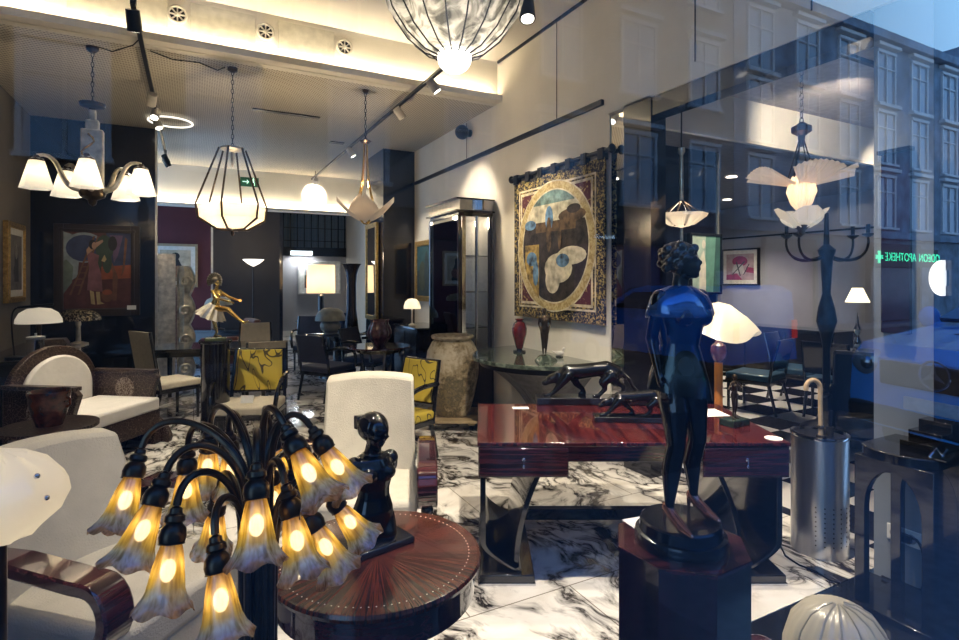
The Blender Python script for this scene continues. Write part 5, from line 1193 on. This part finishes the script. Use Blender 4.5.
for zc_, rx, ry in ((.845, .040, .036), (.832, .075, .052), (.808, .116, .072), (.775, .130, .088), (.745, .134, .100), (.735, .130, .098)):
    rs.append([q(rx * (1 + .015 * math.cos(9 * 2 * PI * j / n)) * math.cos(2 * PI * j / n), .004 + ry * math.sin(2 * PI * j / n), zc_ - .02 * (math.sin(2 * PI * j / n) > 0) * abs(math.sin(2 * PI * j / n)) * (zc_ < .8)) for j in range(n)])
b = B(); b.rings(rs, cap=False); b.build('cape', P('blue_reflection_bronze', (.035, .11, .26), .10, .5, .3, 14, coat=.8), t, smooth=2.)  # blue mirrored from the street is put into the cape's base colour
COP = P('copper_shoe', (.60, .30, .22), .22, .9, .15)
for s in (-1, 1):
    fx, fy = feet[s]; b = B()
    b.limb([q(fx, .022 + fy, .062), q(fx * 1.02, -.008 + fy, .040), q(fx * 1.06, -.055 + fy, .018), q(fx * 1.1, -.098 + fy, .009)], [.019, .019, .018, .008]); b.cyl(q(fx, .034 + fy, .055), q(fx, .036 + fy, .0), .010, .005, 8)
    b.build('shoe', COP, t, organic=.0036, sm=2, label='copper high-heeled shoe')

# ------------------------------------------------------------------ tapestry on the partition
ya, yb = onX(516, XW - .04), onX(607, XW - .04); wT = ya - yb; hT = 1.55; zT = 2.005
t = thing('tapestry', 'tapestry with a gold oval border and dark landscape hung from a black rod', 'tapestry', (XW - .035, (ya + yb) / 2, zT), -PI / 2)
TG = fleck('tapestry_black_gold', (.006, .007, .012), (.38, .28, .09), 34, .54, .95, .03); TO = fleck('tapestry_oval_gold', (.32, .23, .09), (.52, .42, .20), 20, .5, .95, .1)
MA = fleck('tapestry_maroon_gold', (.07, .010, .016), (.40, .28, .10), 18, .60, .95, .03)
def cl(n, c, v=.25): return P('woven_' + n, [q * .85 for q in c], .95, 0, v * 1.9, 11, .3, bscale=120)
tm = [TG, cl('cream', (.62, .54, .36)), MA, TO, cl('dark_brown', (.028, .020, .016), .5), cl('sky_cream', (.50, .46, .33), .3), cl('sea_green', (.14, .22, .20), .4), cl('ochre', (.36, .24, .06), .5), cl('blue', (.10, .20, .32), .5), cl('ivory', (.58, .52, .38), .25), cl('umber', (.085, .05, .022), .6)]
b = B()
b.sheet(lambda u, v: ((u - .5) * wT, .006 * math.sin(u * 11) , (v - .5) * hT), 30, 2, (0, -.02, 0), 0)
lay = [0]
def put(mi, pg):
    lay[0] += 1; b.prism([((u - .5) * wT, -.0265 - .0006 * lay[0], (v - .5) * hT) for u, v in pg], (0, -.0006, 0), mi)
def rect(a, c, d, e): return [(a, c), (d, c), (d, e), (a, e)]
put(1, rect(.075, .075, .925, .925)); put(0, rect(.088, .088, .912, .912))
for sx in (0, 1):
    for sy in (0, 1):
        f = lambda u, v, sx=sx, sy=sy: ((1 - u) if sx else u, (1 - v) if sy else v)
        put(1, [f(.10, .10), f(.38, .10), f(.24, .16), f(.16, .25), f(.10, .40)]); put(2, [f(.118, .118), f(.31, .118), f(.22, .155), f(.15, .235), f(.118, .33)])
put(1, circ(.5, .5, .435, .445, 48)); put(3, circ(.5, .5, .425, .435, 48)); put(1, circ(.5, .5, .372, .388, 48)); put(4, circ(.5, .5, .362, .378, 48))
def seg(y0, rx=.362, ry=.378): 
    a0 = math.degrees(math.asin((y0 - .5) / ry)); return [(.5 + rx * math.cos(math.radians(a0 + (180 - 2 * a0) * k / 30)), .5 + ry * math.sin(math.radians(a0 + (180 - 2 * a0) * k / 30))) for k in range(31)]
put(5, seg(.66)); put(6, seg(.79)); put(10, circ(.70, .69, .14, .045)); put(10, rect(.30, .60, .74, .67)); put(4, circ(.72, .73, .07, .03))
put(7, [(.165, .36), (.17, .52), (.34, .52), (.34, .14), (.27, .20), (.20, .28)]); put(8, circ(.25, .42, .065, .05)); put(8, circ(.30, .32, .035, .09)); put(8, circ(.46, .69, .045, .085)); put(8, circ(.235, .66, .07, .035))
put(9, circ(.56, .35, .15, .10)); put(9, circ(.70, .43, .15, .06)); put(9, circ(.50, .27, .08, .09)); put(8, circ(.61, .40, .07, .045)); put(10, circ(.46, .58, .03, .12)); put(10, circ(.58, .57, .02, .10))
b.build('woven_panel', tm, t, smooth=.5)
r_ = B().cyl((-wT / 2 - .06, -.01, hT / 2 + .06), (wT / 2 + .06, -.01, hT / 2 + .06), .022, n=12)
for s in (-1, 1): r_.ell((s * (wT / 2 + .08), -.01, hT / 2 + .06), (.03, .04, .045), 10, 8)
r_.build('rod', BLACKM, t)
for k in range(7): B().box((-wT / 2 + .05 + (wT - .1) * k / 6, -.01, hT / 2 + .035), (.08, .065, .11)).build('tab', BLACKM, t, bev=.004)
for s in (-1, 1): B().box((s * wT * .4, .012, hT / 2 + .06), (.03, .04, .03)).build('bracket', BLACKM, t)

# ------------------------------------------------------------------ glass cabinet
vx0, vx1, vy0, vy1, vh = 2.88, XW - .02, 6.08, 7.02, 2.66
t = thing('display_cabinet', 'tall black and chrome glass display cabinet beside the tapestry', 'cabinet', ((vx0 + vx1) / 2, (vy0 + vy1) / 2, 0))
dx, dy = (vx1 - vx0) / 2, (vy1 - vy0) / 2
RB = P('rosewood_black', (.018, .010, .012), .12, coat=.8)
B().box((0, 0, .30), (2 * dx, 2 * dy, .60)).build('base', RB, t, bev=.008)
B().box((dx - .012, 0, 1.5), (.024, 2 * dy, 1.9)).build('back_panel', C('cabinet_back', (.22, .21, .21), .3), t)
B().box((0, 0, 2.47), (2 * dx - .02, 2 * dy - .02, .06)).build('top_panel', RB, t, bev=.004)
b = B()
for y in (-dy + .02, dy - .02): b.box((-dx + .02, y, 1.52), (.04, .04, 1.86)); b.box((dx - .05, y, 1.52), (.04, .04, 1.86))
b.build('posts', RB, t, bev=.004)
b = B(); b.box((-dx + .08, -dy + .03, 1.52), (.05, .05, 1.86)); b.cyl((-dx + .26, -dy + .01, .6), (-dx + .26, -dy + .01, 2.45), .022, n=12); b.build('chrome_columns', CHROME, t)
GP = pane('cabinet_glass', (.95, .97, .97), 1.0)
B().box((-dx + .008, 0, 1.5), (.006, 2 * dy - .08, 1.8)).build('glass_front', GP, t, smooth=0)
B().box((.0, -dy + .008, 1.5), (2 * dx - .14, .006, 1.8)).build('glass_side', GP, t, smooth=0)
b = B().box((-dx + .11, 0, 2.58), (.2, 2 * dy + .04, .16)); b.build('cornice', P('cream_cornice', (.72, .66, .54), .35), t, bev=.006)  # plain cream cornice, no glow of its own
b = B(); 
for z in (2.505, 2.655): b.box((-.02, 0, z), (2 * dx + .04, 2 * dy + .06, .022))
b.build('cornice_bands', RB, t, bev=.004)
b = B(); b.sheet(lambda u, v: (-dx + .18 + (2 * dx - .20) * u, -dy - .03 - .05 * math.sin(PI * u), 2.52 + .12 * v), 24, 1, (0, .03, 0)); b.build('chrome_drum', CHROME, t, smooth=1.)
for z in (1.05, 1.50, 1.95): B().box((.01, 0, z), (2 * dx - .1, 2 * dy - .08, .012)).build('shelf', GP, t, smooth=0)
lamp('POINT', (-.05, 0, 2.40), 16, WARM, .05, t)
Vc = Vector(((vx0 + vx1) / 2, (vy0 + vy1) / 2, 0))
pr = [[(0, 0), (.05, 0), (.035, .08), (.07, .18), (.03, .26), (.045, .3), (0, .28)], [(0, 0), (.06, 0), (.09, .08), (.06, .2), (.025, .24), (.04, .28), (0, .25)], [(0, 0), (.04, 0), (.02, .05), (.03, .12), (.05, .2), (.02, .3), (0, .31)]]
ci = [('pale smoky glass vase', (.40, .40, .38)), ('dark bronze vase', (.05, .04, .03)), ('silver goblet vase', (.5, .5, .5)), ('violet glass vase', (.14, .06, .16)), ('white porcelain vase', (.7, .68, .64))]
for k, (z, x, y) in enumerate([(.60, -.12, -.25), (.60, -.10, .2), (1.056, -.12, -.28), (1.056, .0, .15), (1.506, -.12, -.2), (1.506, -.08, .25), (1.956, -.12, -.24)]):
    nm, cc = ci[k % 5]; lv = ('bottom', 'bottom', 'second', 'second', 'third', 'third', 'top')[k]; wh = 'near' if y < 0 else 'far'
    tag(B().lathe(pr[k % 3], 20).build('vase', C('cab_' + nm.split()[0], cc, .15), loc=Vc + Vector((x, y, z))), f'{nm} on the {lv} shelf of the glass cabinet, {wh} end', 'vase', 'vases in the glass cabinet')

# ------------------------------------------------------------------ urn
up = at(453, 6.25)
tag_t = thing('wooden_dolly', 'low pale wooden dolly under the big mottled urn', 'dolly', up, VIEW)
b = B()
for y in (-.25, 0, .25): b.box((0, y, .11), (.62, .16, .03))
for x in (-.22, .22): b.box((x, 0, .08), (.08, .6, .03))
b.build('slats', P('pale_pine', (.40, .30, .17), .7, 0, .2, 6), tag_t, smooth=0, bev=.004)
for sx in (-1, 1):
    for sy in (-1, 1): B().cyl((sx * .22 - .02, sy * .22, .0325), (sx * .22 + .02, sy * .22, .0325), .0325, n=14).build('wheel', BLACKM, tag_t)
m, nt, pb = nodes('mottled_urn_glaze')
c = coords(nt); n1 = N(nt, 'ShaderNodeTexNoise', Scale=14., Detail=8., Roughness=.7); n2 = N(nt, 'ShaderNodeTexNoise', Scale=3., Detail=3.); nt.links.new(c, n1.inputs['Vector']); nt.links.new(c, n2.inputs['Vector'])
a = N(nt, 'ShaderNodeMath', operation='ADD'); nt.links.new(n1.outputs[0], a.inputs[0]); nt.links.new(n2.outputs[0], a.inputs[1])
sp = nt.nodes.new('ShaderNodeSeparateXYZ'); nt.links.new(c, sp.inputs[0]); mu = N(nt, 'ShaderNodeMath', operation='MULTIPLY_ADD'); mu.inputs[1].default_value = .35; nt.links.new(sp.outputs[2], mu.inputs[0]); nt.links.new(a.outputs[0], mu.inputs[2])
r = ramp(nt, mu.outputs[0], [(.0, (.06, .05, .03)), (.46, (.13, .12, .09)), (.53, (.26, .20, .10)), (.57, (.10, .09, .06)), (.63, (.34, .26, .15)), (.72, (.62, .54, .38)), (.9, (.75, .70, .58))])
r.color_ramp.elements[0].position = .3
sc = N(nt, 'ShaderNodeMath', operation='MULTIPLY'); sc.inputs[1].default_value = .56; nt.links.new(mu.outputs[0], sc.inputs[0]); nt.links.new(sc.outputs[0], r.inputs[0])
nt.links.new(r.outputs[0], pb.inputs['Base Color']); pb.inputs['Roughness'].default_value = .4
bp = N(nt, 'ShaderNodeBump', Strength=.4, Distance=.02); nt.links.new(n1.outputs[0], bp.inputs['Height']); nt.links.new(bp.outputs[0], pb.inputs['Normal'])
t = thing('urn', 'big mottled brown and cream stoneware urn beside the glass cabinet', 'urn', (up.x, up.y, .125))
B().lathe([(0, 0), (.185, 0), (.195, .02), (.25, .22), (.295, .45), (.305, .60), (.285, .72), (.235, .82), (.205, .85), (.21, .86)], 44, cap=False).build('body', m, t)
B().lathe([(.205, .855), (.235, .86), (.245, .88), (.235, .90), (.205, .895), (.19, .86), (.20, .80)], 44, cap=False).build('rim', P('urn_rim', (.42, .36, .27), .5, 0, .4, 20, .3), t)

# ------------------------------------------------------------------ demi-lune console with marble top
ky, kz = 4.76, .87
GM = fleck('green_marble', (.035, .050, .040), (.20, .24, .19), 7, .56, .10, .10, coat=.6)
t = thing('console_table', 'half-round console table with a dark green marble top below the tapestry', 'console', (XW, ky, 0), -PI / 2)
ov = [(.86 * math.cos(PI * k / 32), -.90 * math.sin(PI * k / 32)) for k in range(33)]
B().prism([(x, y - .005, kz - .04) for x, y in ov], (0, 0, .04)).build('marble_top', GM, t, bev=.006, smooth=.6)
B().prism([(x * .9, y * .9 - .005, kz - .10) for x, y in ov], (0, 0, .06)).build('apron', BLACKM, t, smooth=.6)
PEW = P('pewter_fan', (.20, .19, .19), .3, .7, .25)
for k in range(7):
    a = PI * (k + .5) / 7; ca, sa = math.cos(a), math.sin(a)
    def fn(u, v, ca=ca, sa=sa):
        r_ = .22 + .50 * v ** 2.2; wd = .05 + .11 * v; o = (u - .5) * 2 * wd
        return (r_ * ca * .92 - o * sa, -(r_ * sa) - o * ca * .9 - .02, .06 + (kz - .16) * v)
    B().sheet(fn, 4, 14, (0, .012, 0)).build('fan_leg', PEW, t)
B().prism([(x * .42, y * .42 - .005, 0) for x, y in ov], (0, 0, .06)).build('base', BLACK, t, smooth=.6, bev=.004)
def on_console(x, y): return fl(x, y, kz)
p = on_console(520, 352); t = thing('red_vase', 'slim dark red glass vase on a black foot on the green marble console', 'vase', p)
B().lathe([(.035, .04), (.05, .09), (.078, .20), (.082, .26), (.06, .315), (.035, .335), (.05, .355), (.045, .36), (.03, .335), (0, .2)], 28).build('body', P('ruby_glass', (.13, .008, .012), .06, 0, .4, 16, coat=1.), t); B().lathe([(0, 0), (.07, 0), (.065, .02), (.03, .03), (.035, .045), (0, .045)], 24).build('foot', BLACK, t)
p = on_console(545, 361); t = thing('bronze_figurine', 'slender dark bronze figurine on a rocky green base below the tapestry', 'sculpture', p, VIEW)
B().lathe([(0, 0), (.11, 0), (.10, .02), (.06, .055), (.03, .065), (0, .065)], 9, rip=lambda r, z, a: (r * (1 + .15 * math.cos(3 * a)), z)).build('base', GM, t)
b = B(); human_small(b, .46, {-1: ((-.12, .02, .66), (-.09, -.03, .53)), 1: ((.12, .02, .66), (.09, -.03, .53)), 'feet': {-1: (-.03, -.01), 1: (.03, .02)}, 'tilt': .2})
for v in b.v: v.z += .055
b.build('body', BRONZE, t, organic=.006, sm=2)
p = on_console(560, 357); t = thing('bird_ornament', 'tiny black and white bird ornament on the green marble console', 'ornament', p, VIEW)
b = B(); b.limb([(-.02, 0, .035), (.03, 0, .04)], [.028, .02]); b.limb([(.03, 0, .05), (.04, 0, .085)], [.014, .014]); b.limb([(.045, 0, .087), (.065, 0, .083)], [.006, .002]); b.limb([(-.03, 0, .04), (-.075, 0, .06)], [.014, .006]); b.build('body', C('ornament_white', (.55, .52, .48)), t, organic=.005, sm=2)
B().lathe([(0, 0), (.04, 0), (.035, .012), (0, .012)], 14).build('base', BLACK, t)

# ------------------------------------------------------------------ dark-framed painting, low cabinet and small lamp past the cabinet
y0_, y1_ = onX(418, XW), onX(436, XW)
picture('dark green picture in a dull gold frame left of the glass cabinet', (XW - .03, (y0_ + y1_) / 2, 1.80), -PI / 2, (y0_ - y1_) - .2, .82, .09, GILT, [cn('pine', (.03, .05, .05)), cn('teal', (.03, .09, .10)), cn('moss', (.06, .07, .04))], [(1, [(0, .5), (1, .6), (1, 1), (0, 1)]), (2, circ(.4, .4, .25, .3)), (0, circ(.7, .5, .15, .4))])
t = thing('low_cabinet', 'low dark cabinet between the far pier and the glass display cabinet', 'cabinet', (3.12, 7.95, 0), -PI / 2)
B().box((0, 0, .50), (1.0, .5, .84)).build('body', C('dark_chest', (.012, .013, .02), .25), t, bev=.006); B().box((0, 0, .935), (1.06, .54, .03)).build('top', BLACK, t, bev=.004); B().box((0, 0, .04), (.9, .44, .08)).build('plinth', BLACKM, t)
for s in (-1, 1): B().box((s * .245, -.255, .50), (.46, .02, .76)).build('door', C('dark_chest', (.012, .013, .02), .25), t, bev=.003)
zc_ = 7.9 * FY + 3.0 * FX
mushroom('small white glass mushroom lamp, lit, on the low dark cabinet', (2.98, 7.95, .95), .13, .42, .16, MATS['lit_white_dome'], P('white_glass', (.7, .66, .58), .2), 1.2)

# ------------------------------------------------------------------ right end: umbrella stand, black table, lamp, cables
o = fl(820, 549); sr, sh_ = .155, .71
t = thing('umbrella_stand', 'brushed steel cylinder umbrella stand with rows of small holes', 'umbrella stand', o)
B().lathe([(0, .0), (sr, 0), (sr * .99, sh_), (sr * .93, sh_), (sr * .93, .03), (0, .03)], 48).build('body', STEEL, t)
B().lathe([(sr * 1.0, sh_ - .012), (sr * 1.02, sh_ - .006), (sr * 1.02, sh_ + .006), (sr * .93, sh_ + .008), (sr * .92, sh_ - .012)], 48, cap=False).build('rim', CHROME, t)
b = B()
for i in range(10):
    for j in range(9):
        a = -2.25 + VIEW + .30 * i; c_, s_ = math.cos(a), math.sin(a)
        b.cyl((sr * .985 * c_, sr * .985 * s_, .08 + .028 * j), (sr * 1.004 * c_, sr * 1.004 * s_, .08 + .028 * j), .0045, n=6)
b.build('holes', BLACKM, t)
t = thing('umbrella', 'folded black umbrella with a pale wooden crook handle in the steel stand', 'umbrella', (o.x, o.y, .04), VIEW)
B().tube([(.03, 0, 0), (.02, 0, .25), (.01, 0, .66)], [.012, .035, .028], 10).build('canopy', C('umbrella_cloth', (.012, .012, .014), .8), t)
zt = zz(379, 3.37) - .04
b = B(); b.tube([(.01, 0, .62), (.006, 0, .80), (.004, 0, zt - .06)] + [(-.040 + .044 * math.cos(math.radians(a)), 0, zt - .055 + .05 * math.sin(math.radians(a))) for a in range(0, 200, 15)], .0135, 10); b.build('handle', P('pale_malacca', (.58, .42, .25), .35, 0, .12, 20), t)
B().cyl((.007, 0, .70), (.0065, 0, .72), .018, n=12).build('collar', CHROME, t)
t = thing('dark_umbrella', 'second dark folded umbrella leaning in the steel stand', 'umbrella', (o.x + .075, o.y + .01, .04), VIEW)
B().tube([(.0, 0, 0), (.01, 0, .3), (.03, 0, .70)], [.01, .03, .022], 10).build('canopy', MATS['umbrella_cloth'], t); B().cyl((.03, 0, .69), (.033, 0, .80), .012, n=8).build('handle', BLACK, t)
# black arched table in the corner by the pier
t = thing('side_table', 'black lacquer table with arched legs in the right corner by the pier', 'table', (3.17, 1.42, 0))
tz = .82
ot = [(.20, -.17), (.20, .17), (-.10, .17)] + [(-.10 - .12 * math.sin(math.radians(a)), .17 * math.cos(math.radians(a))) for a in range(15, 180, 15)] + [(-.10, -.17)]
B().prism([(x, y, tz - .05) for x, y in ot], (0, 0, .05)).build('tabletop', BLACK, t, bev=.006)
ar = [(-.17, .03), (-.17, .77), (.17, .77), (.17, .03), (.12, .03)] + [(.12, .40)] + [(.12 * math.cos(math.radians(a)), .52 + .20 * math.sin(math.radians(a))) for a in range(0, 181, 15)] + [(-.12, .40), (-.12, .03)]
for x in (-.19, .15): B().prism([(x, y, z) for y, z in ar], (.045, 0, 0)).build('arched_leg', BLACK, t, bev=.004, smooth=.5)
B().box((0, 0, .015), (.42, .34, .03)).build('base_board', BLACK, t, bev=.004)
t = thing('stepped_block', 'black stepped stand on the arched black table', 'stand', (3.20, 1.36, tz))
for k, (x0, hh_) in enumerate(((-.13, .05), (-.05, .09), (.05, .13))): B().box((x0 + .05, 0, hh_ / 2), (.10, .14, hh_)).build('step', BLACK, t, bev=.003)
t = thing('silver_trinket', 'small silver trinket in front of the stepped stand', 'trinket', (3.055, 1.24 + .06, tz)); B().tube([(0, .0, .004), (0, -.03, .05), (0, -.05, .02), (0, -.07, .06)], .006, 7).build('loop', CHROME, t); B().box((0, -.03, .003), (.05, .09, .006)).build('foot', CHROME, t)
t = thing('power_socket', 'white double power socket low on the pier wall behind the arched table', 'socket', (XW - .006, 1.56, .27)); B().box((0, 0, 0), (.012, .16, .085)).build('plate', PAPER, t, bev=.003)
b = B(); 
for s in (-1, 1): b.cyl((-.002, s * .038, 0), (-.012, s * .038, 0), .025, n=14)
b.build('outlet', C('socket_grey', (.35, .35, .36)), t)
t = thing('power_cable', 'black power cable hanging from the socket behind the arched table', 'cable', (0, 0, 0))
B().tube(bez((3.375, 1.53, .27), (3.378, 1.46, .34), (3.38, 1.44, .12), (3.375, 1.47, .03), 10) + bez((3.37, 1.50, .02), (3.372, 1.56, .012), (3.375, 1.6, .012), (3.38, 1.66, .008), 10), .007, 7).build('cord', BLACKM, t); B().box((3.375, 1.535, .27), (.04, .04, .04)).build('plug', BLACKM, t, bev=.004)
cb = B().tube([fl(x, y, .006) for x, y in ((779, 541), (786, 556), (800, 565), (816, 571), (830, 580), (841, 583))], .005, 6); tag(cb.build('cable', BLACKM), 'thin grey cable lying on the marble in front of the steel stand', 'cable')
t = thing('wall_sconce', 'white half-round wall sconce high on the dark end wall', 'sconce', (XW - .02, onX(949, XW), 1.66), -PI / 2); B().prism([(.0, -.05, -.09)] + [(-.055 * math.sin(math.radians(a)), -.05, -.09 * math.cos(math.radians(a))) for a in range(10, 171, 10)] + [(0, -.05, .09)], (0, .04, 0)).build('shade', glow('sconce_white', (1, .97, .9), .8), t); B().box((-.01, -.006, 0), (.03, .012, .08)).build('bracket', CHROME, t)
# shell lamp low in front
d = 2.0; o = at(838, d); o.z = -.004
t = thing('shell_lamp', 'frosted pleated shell lamp low on the black ledge at the bottom right', 'lamp', o, VIEW)
zt = zz(601, d)
B().lathe([(0, 0), (.15, 0), (.16, .02), (.06, .05), (.04, zt - .26), (.10, zt - .22), (0, zt - .22)], 28).build('base', BRONZE, t)
def sf(r, z, a): return r * (1 + .025 * math.cos(24 * a)), z
B().lathe([(.175, zt - .24), (.172, zt - .17), (.15, zt - .09), (.11, zt - .035), (.06, zt - .008), (.0, zt)], 96, cap=False, rip=sf).build('glass_shell', shade('pleated_shell_glass', [(0, (.66, .62, .50)), (1, (.66, .62, .50))], 1, transl=.5, glowing=0), t, smooth=2.)
b = B()
for k in range(7):
    a = PI * (1.05 + .9 * k / 6); pts = [(r_ * math.cos(a), r_ * math.sin(a), z_ + .004) for r_, z_ in ((.02, zt - .003), (.06, zt - .01), (.11, zt - .038), (.15, zt - .093), (.172, zt - .17))]
    b.tube(pts, .004, 5)
b.build('ribs', MATS['pleated_shell_glass'], t)
lamp('POINT', (0, 0, zt - .14), .25, WHITE, .04, t)
t = thing('glass_paperweight', 'small rounded glossy dark object with a pink glint on the ledge at the bottom', 'ornament', at(762, 2.25, -.004)); B().ell((0, 0, .09), (.10, .10, .09), 24, 14).build('body', P('dark_rose_glass', (.05, .02, .025), .05, coat=1.), t); B().lathe([(0, 0), (.07, 0), (.06, .02), (0, .02)], 20).build('foot', BLACK, t)

# ------------------------------------------------------------------ right-hand room
ya, yb = onX(724, XR), onX(761, XR); ym = (ya + yb) / 2; zc_ = ym * FY + XR * FX
picture('pink and grey abstract picture in a black frame on the far right wall', (XR - .03, ym, zz(267, zc_)), -PI / 2, ya - yb - .06, .62, .03, BLACKM, [cn('pale_pink', (.42, .30, .30)), cn('raspberry', (.30, .03, .09)), cn('charcoal', (.05, .05, .055)), cn('chalk', (.50, .47, .42))], [(1, [(0, .0), (.6, .0), (.4, .25), (0, .2)]), (1, circ(.5, .72, .28, .2)), (3, [(.2, .3), (.7, .2), (.6, .6), (.3, .6)]), (2, [(.2, .2), (.24, .2), (.7, .7), (.66, .72)]), (2, [(.5, .15), (.54, .15), (.4, .7), (.36, .68)]), (1, [(.7, .3), (1, .25), (1, .45), (.75, .5)]), (2, [(.62, .2), (.66, .2), (.85, .6), (.82, .62)])], mount=.07)
xa, xb = onY(689, 3.96), onY(721, 3.96); zc_ = 3.96 * FY + (xa + xb) / 2 * FX
picture('tall green picture with a pale figure in a black frame behind the bronze woman', ((xa + xb) / 2, 3.96, zz(264, zc_)), 0, xb - xa - .05, .58, .025, BLACKM, [cn('sea', (.10, .24, .18)), cn('pale_green', (.35, .45, .36)), cn('ivory', (.60, .56, .44)), cn('deep_green', (.02, .08, .06))], [(1, [(0, 0), (.45, 0), (.5, 1), (0, 1)]), (2, [(.25, 0), (.5, 0), (.5, .5), (.42, .75), (.3, .6)]), (3, [(.75, 0), (1, 0), (1, 1), (.85, 1)]), (2, circ(.42, .85, .06, .08))])
t = thing('wall_lamp', 'small lit bell-shaped wall lamp on the dark block left of the green picture', 'wall lamp', (onY(665, 3.98), 3.98, zz(263, 4.0 * FY + 3.7 * FX)))
B().box((0, .0, .05), (.03, .04, .06)).build('bracket', BRONZE, t); B().lathe([(.02, .02), (.03, .0), (.055, -.06)], 16, cap=False, M=Matrix.Translation((0, -.07, .03))).build('shade', glow('bell_glow', (1, .75, .45), 1.5), t); B().cyl((0, -.02, .055), (0, -.07, .055), .006, n=6).build('arm', BRONZE, t)
BLUS = P('blue_leather_seat', (.02, .07, .13), .3, 0, .2, 12)
c1 = dining_chair('black chair with blue leather seat on the checker floor, side-on', at(800, 7.4), VIEW + .7, BLUS, BLACK, .54, .92, .48, backpad=BLACK)
again(c1, at(756, 7.0), VIEW - 2.4, 'black chair with blue seat standing left of the side-on chair on the checker floor')
again(c1, at(838, 6.6), VIEW + 2.2, 'black chair with blue seat at the small table right of the side-on chair')
t = thing('side_table', 'small black table with a pale top edge in the right-hand room', 'table', at(858, 6.9), VIEW)
B().lathe([(0, .72), (.38, .72), (.38, .75), (0, .75)], 32).build('tabletop', P('blue_grey_top', (.10, .14, .20), .12), t); B().lathe([(0, 0), (.22, 0), (.2, .03), (.04, .06), (.04, .72), (0, .72)], 20).build('pedestal', BLACK, t)
t = thing('black_sideboard', 'long black sideboard along the far wall of the right-hand room', 'sideboard', (8.72, 5.9, 0), -PI / 2)
B().box((0, 0, .45), (2.2, .5, .78)).build('body', BLACK, t, bev=.006); B().box((0, 0, .855), (2.26, .54, .03)).build('top', BLACK, t, bev=.004); B().box((0, 0, .03), (2.1, .44, .06)).build('plinth', BLACKM, t)
for k in range(3): B().box((-.73 + .73 * k, -.255, .45), (.68, .02, .70)).build('door', BLACK, t, bev=.003)
KC = .7
t = thing('candelabrum', 'tall black iron candelabrum with curved arms in the right-hand room', 'candelabrum', at(827, 6.0), VIEW)
hz = zz(250, 6.0)
B().lathe([(0, 0), (.26, 0), (.25, .04), (.10, .12), (.04, .3), (.035, .9), (.06, 1.05), (.10, 1.2), (.08, 1.35), (.04, 1.5), (.06, hz - .1), (.09, hz), (.03, hz + .06), (.02, hz + .4), (0, hz + .42)], 24).build('stem', BLACKM, t)
for s in (-1, 1):
    for yy in (-1, 1):
        a_ = B().tube(bez((0, 0, hz - .05), (s * .25, yy * .08, hz - .2), (s * .40, yy * .13, hz - .06), (s * .37, yy * .12, hz + .14), 14), [.018] * 8 + [.013] * 7, 8).build('arm', BLACKM, t)
        B().lathe([(.02, 0), (.06, .03), (.06, .04), (.02, .045), (.02, .14), (0, .14)], 12, o=(s * .37, yy * .12, hz + .13)).build('candle_cup', BLACKM, a_)
t = thing('crystal_lamp', 'slim crystal table lamp glinting on the small pale-edged table', 'lamp', at(858, 6.9, .75))
B().lathe([(0, 0), (.07, 0), (.03, .05), (.05, .12), (.02, .2), (.05, .28), (.02, .36), (.0, .5)], 14).build('stem', CHROME, t); B().lathe([(.14, .62), (.06, .80)], 8, cap=False).build('lamp_shade', glow('crystal_glow', (1, .85, .6), 1.4), t)
t = thing('dark_armchair', 'dark armchair near the pier in the right-hand room', 'armchair', at(872, 5.2), VIEW - .6)
B().box((0, 0, .30), (.62, .62, .26)).build('seat', BLACK, t, bev=.05); B().sheet(lambda u, v: ((u - .5) * .64, .24 + .1 * v - .1 * (u - .5) ** 2, .3 + .62 * v), 8, 6, (0, .12, 0)).build('backrest', BLACK, t, bev=.03)
for s in (-1, 1):
    B().box((s * .36, 0, .38), (.12, .64, .42)).build('armrest', BLACK, t, bev=.04)
    for s2 in (-1, 1): B().cyl((s * .28, s2 * .26, 0), (s * .28, s2 * .26, .2), .025, n=8).build('leg', BLACKM, t)
# recessed lights of the right room
for k, (x, y) in enumerate(((6.2, 4.8), (7.9, 6.2))):
    t = thing('ceiling_downlight', ('recessed downlight over the blue-seated chairs', 'recessed downlight near the far wall of the right-hand room')[k], 'ceiling light', (x, y, 2.995)); B().lathe([(.0, 0), (.06, 0), (.07, -.008), (.0, -.006)], 20).build('trim', glow('downlight_face', (1, .9, .75), 3), t); lamp('SPOT', (0, 0, -.02), 170, WHITE, .05, t, (0, 0, -2), 110, .8)
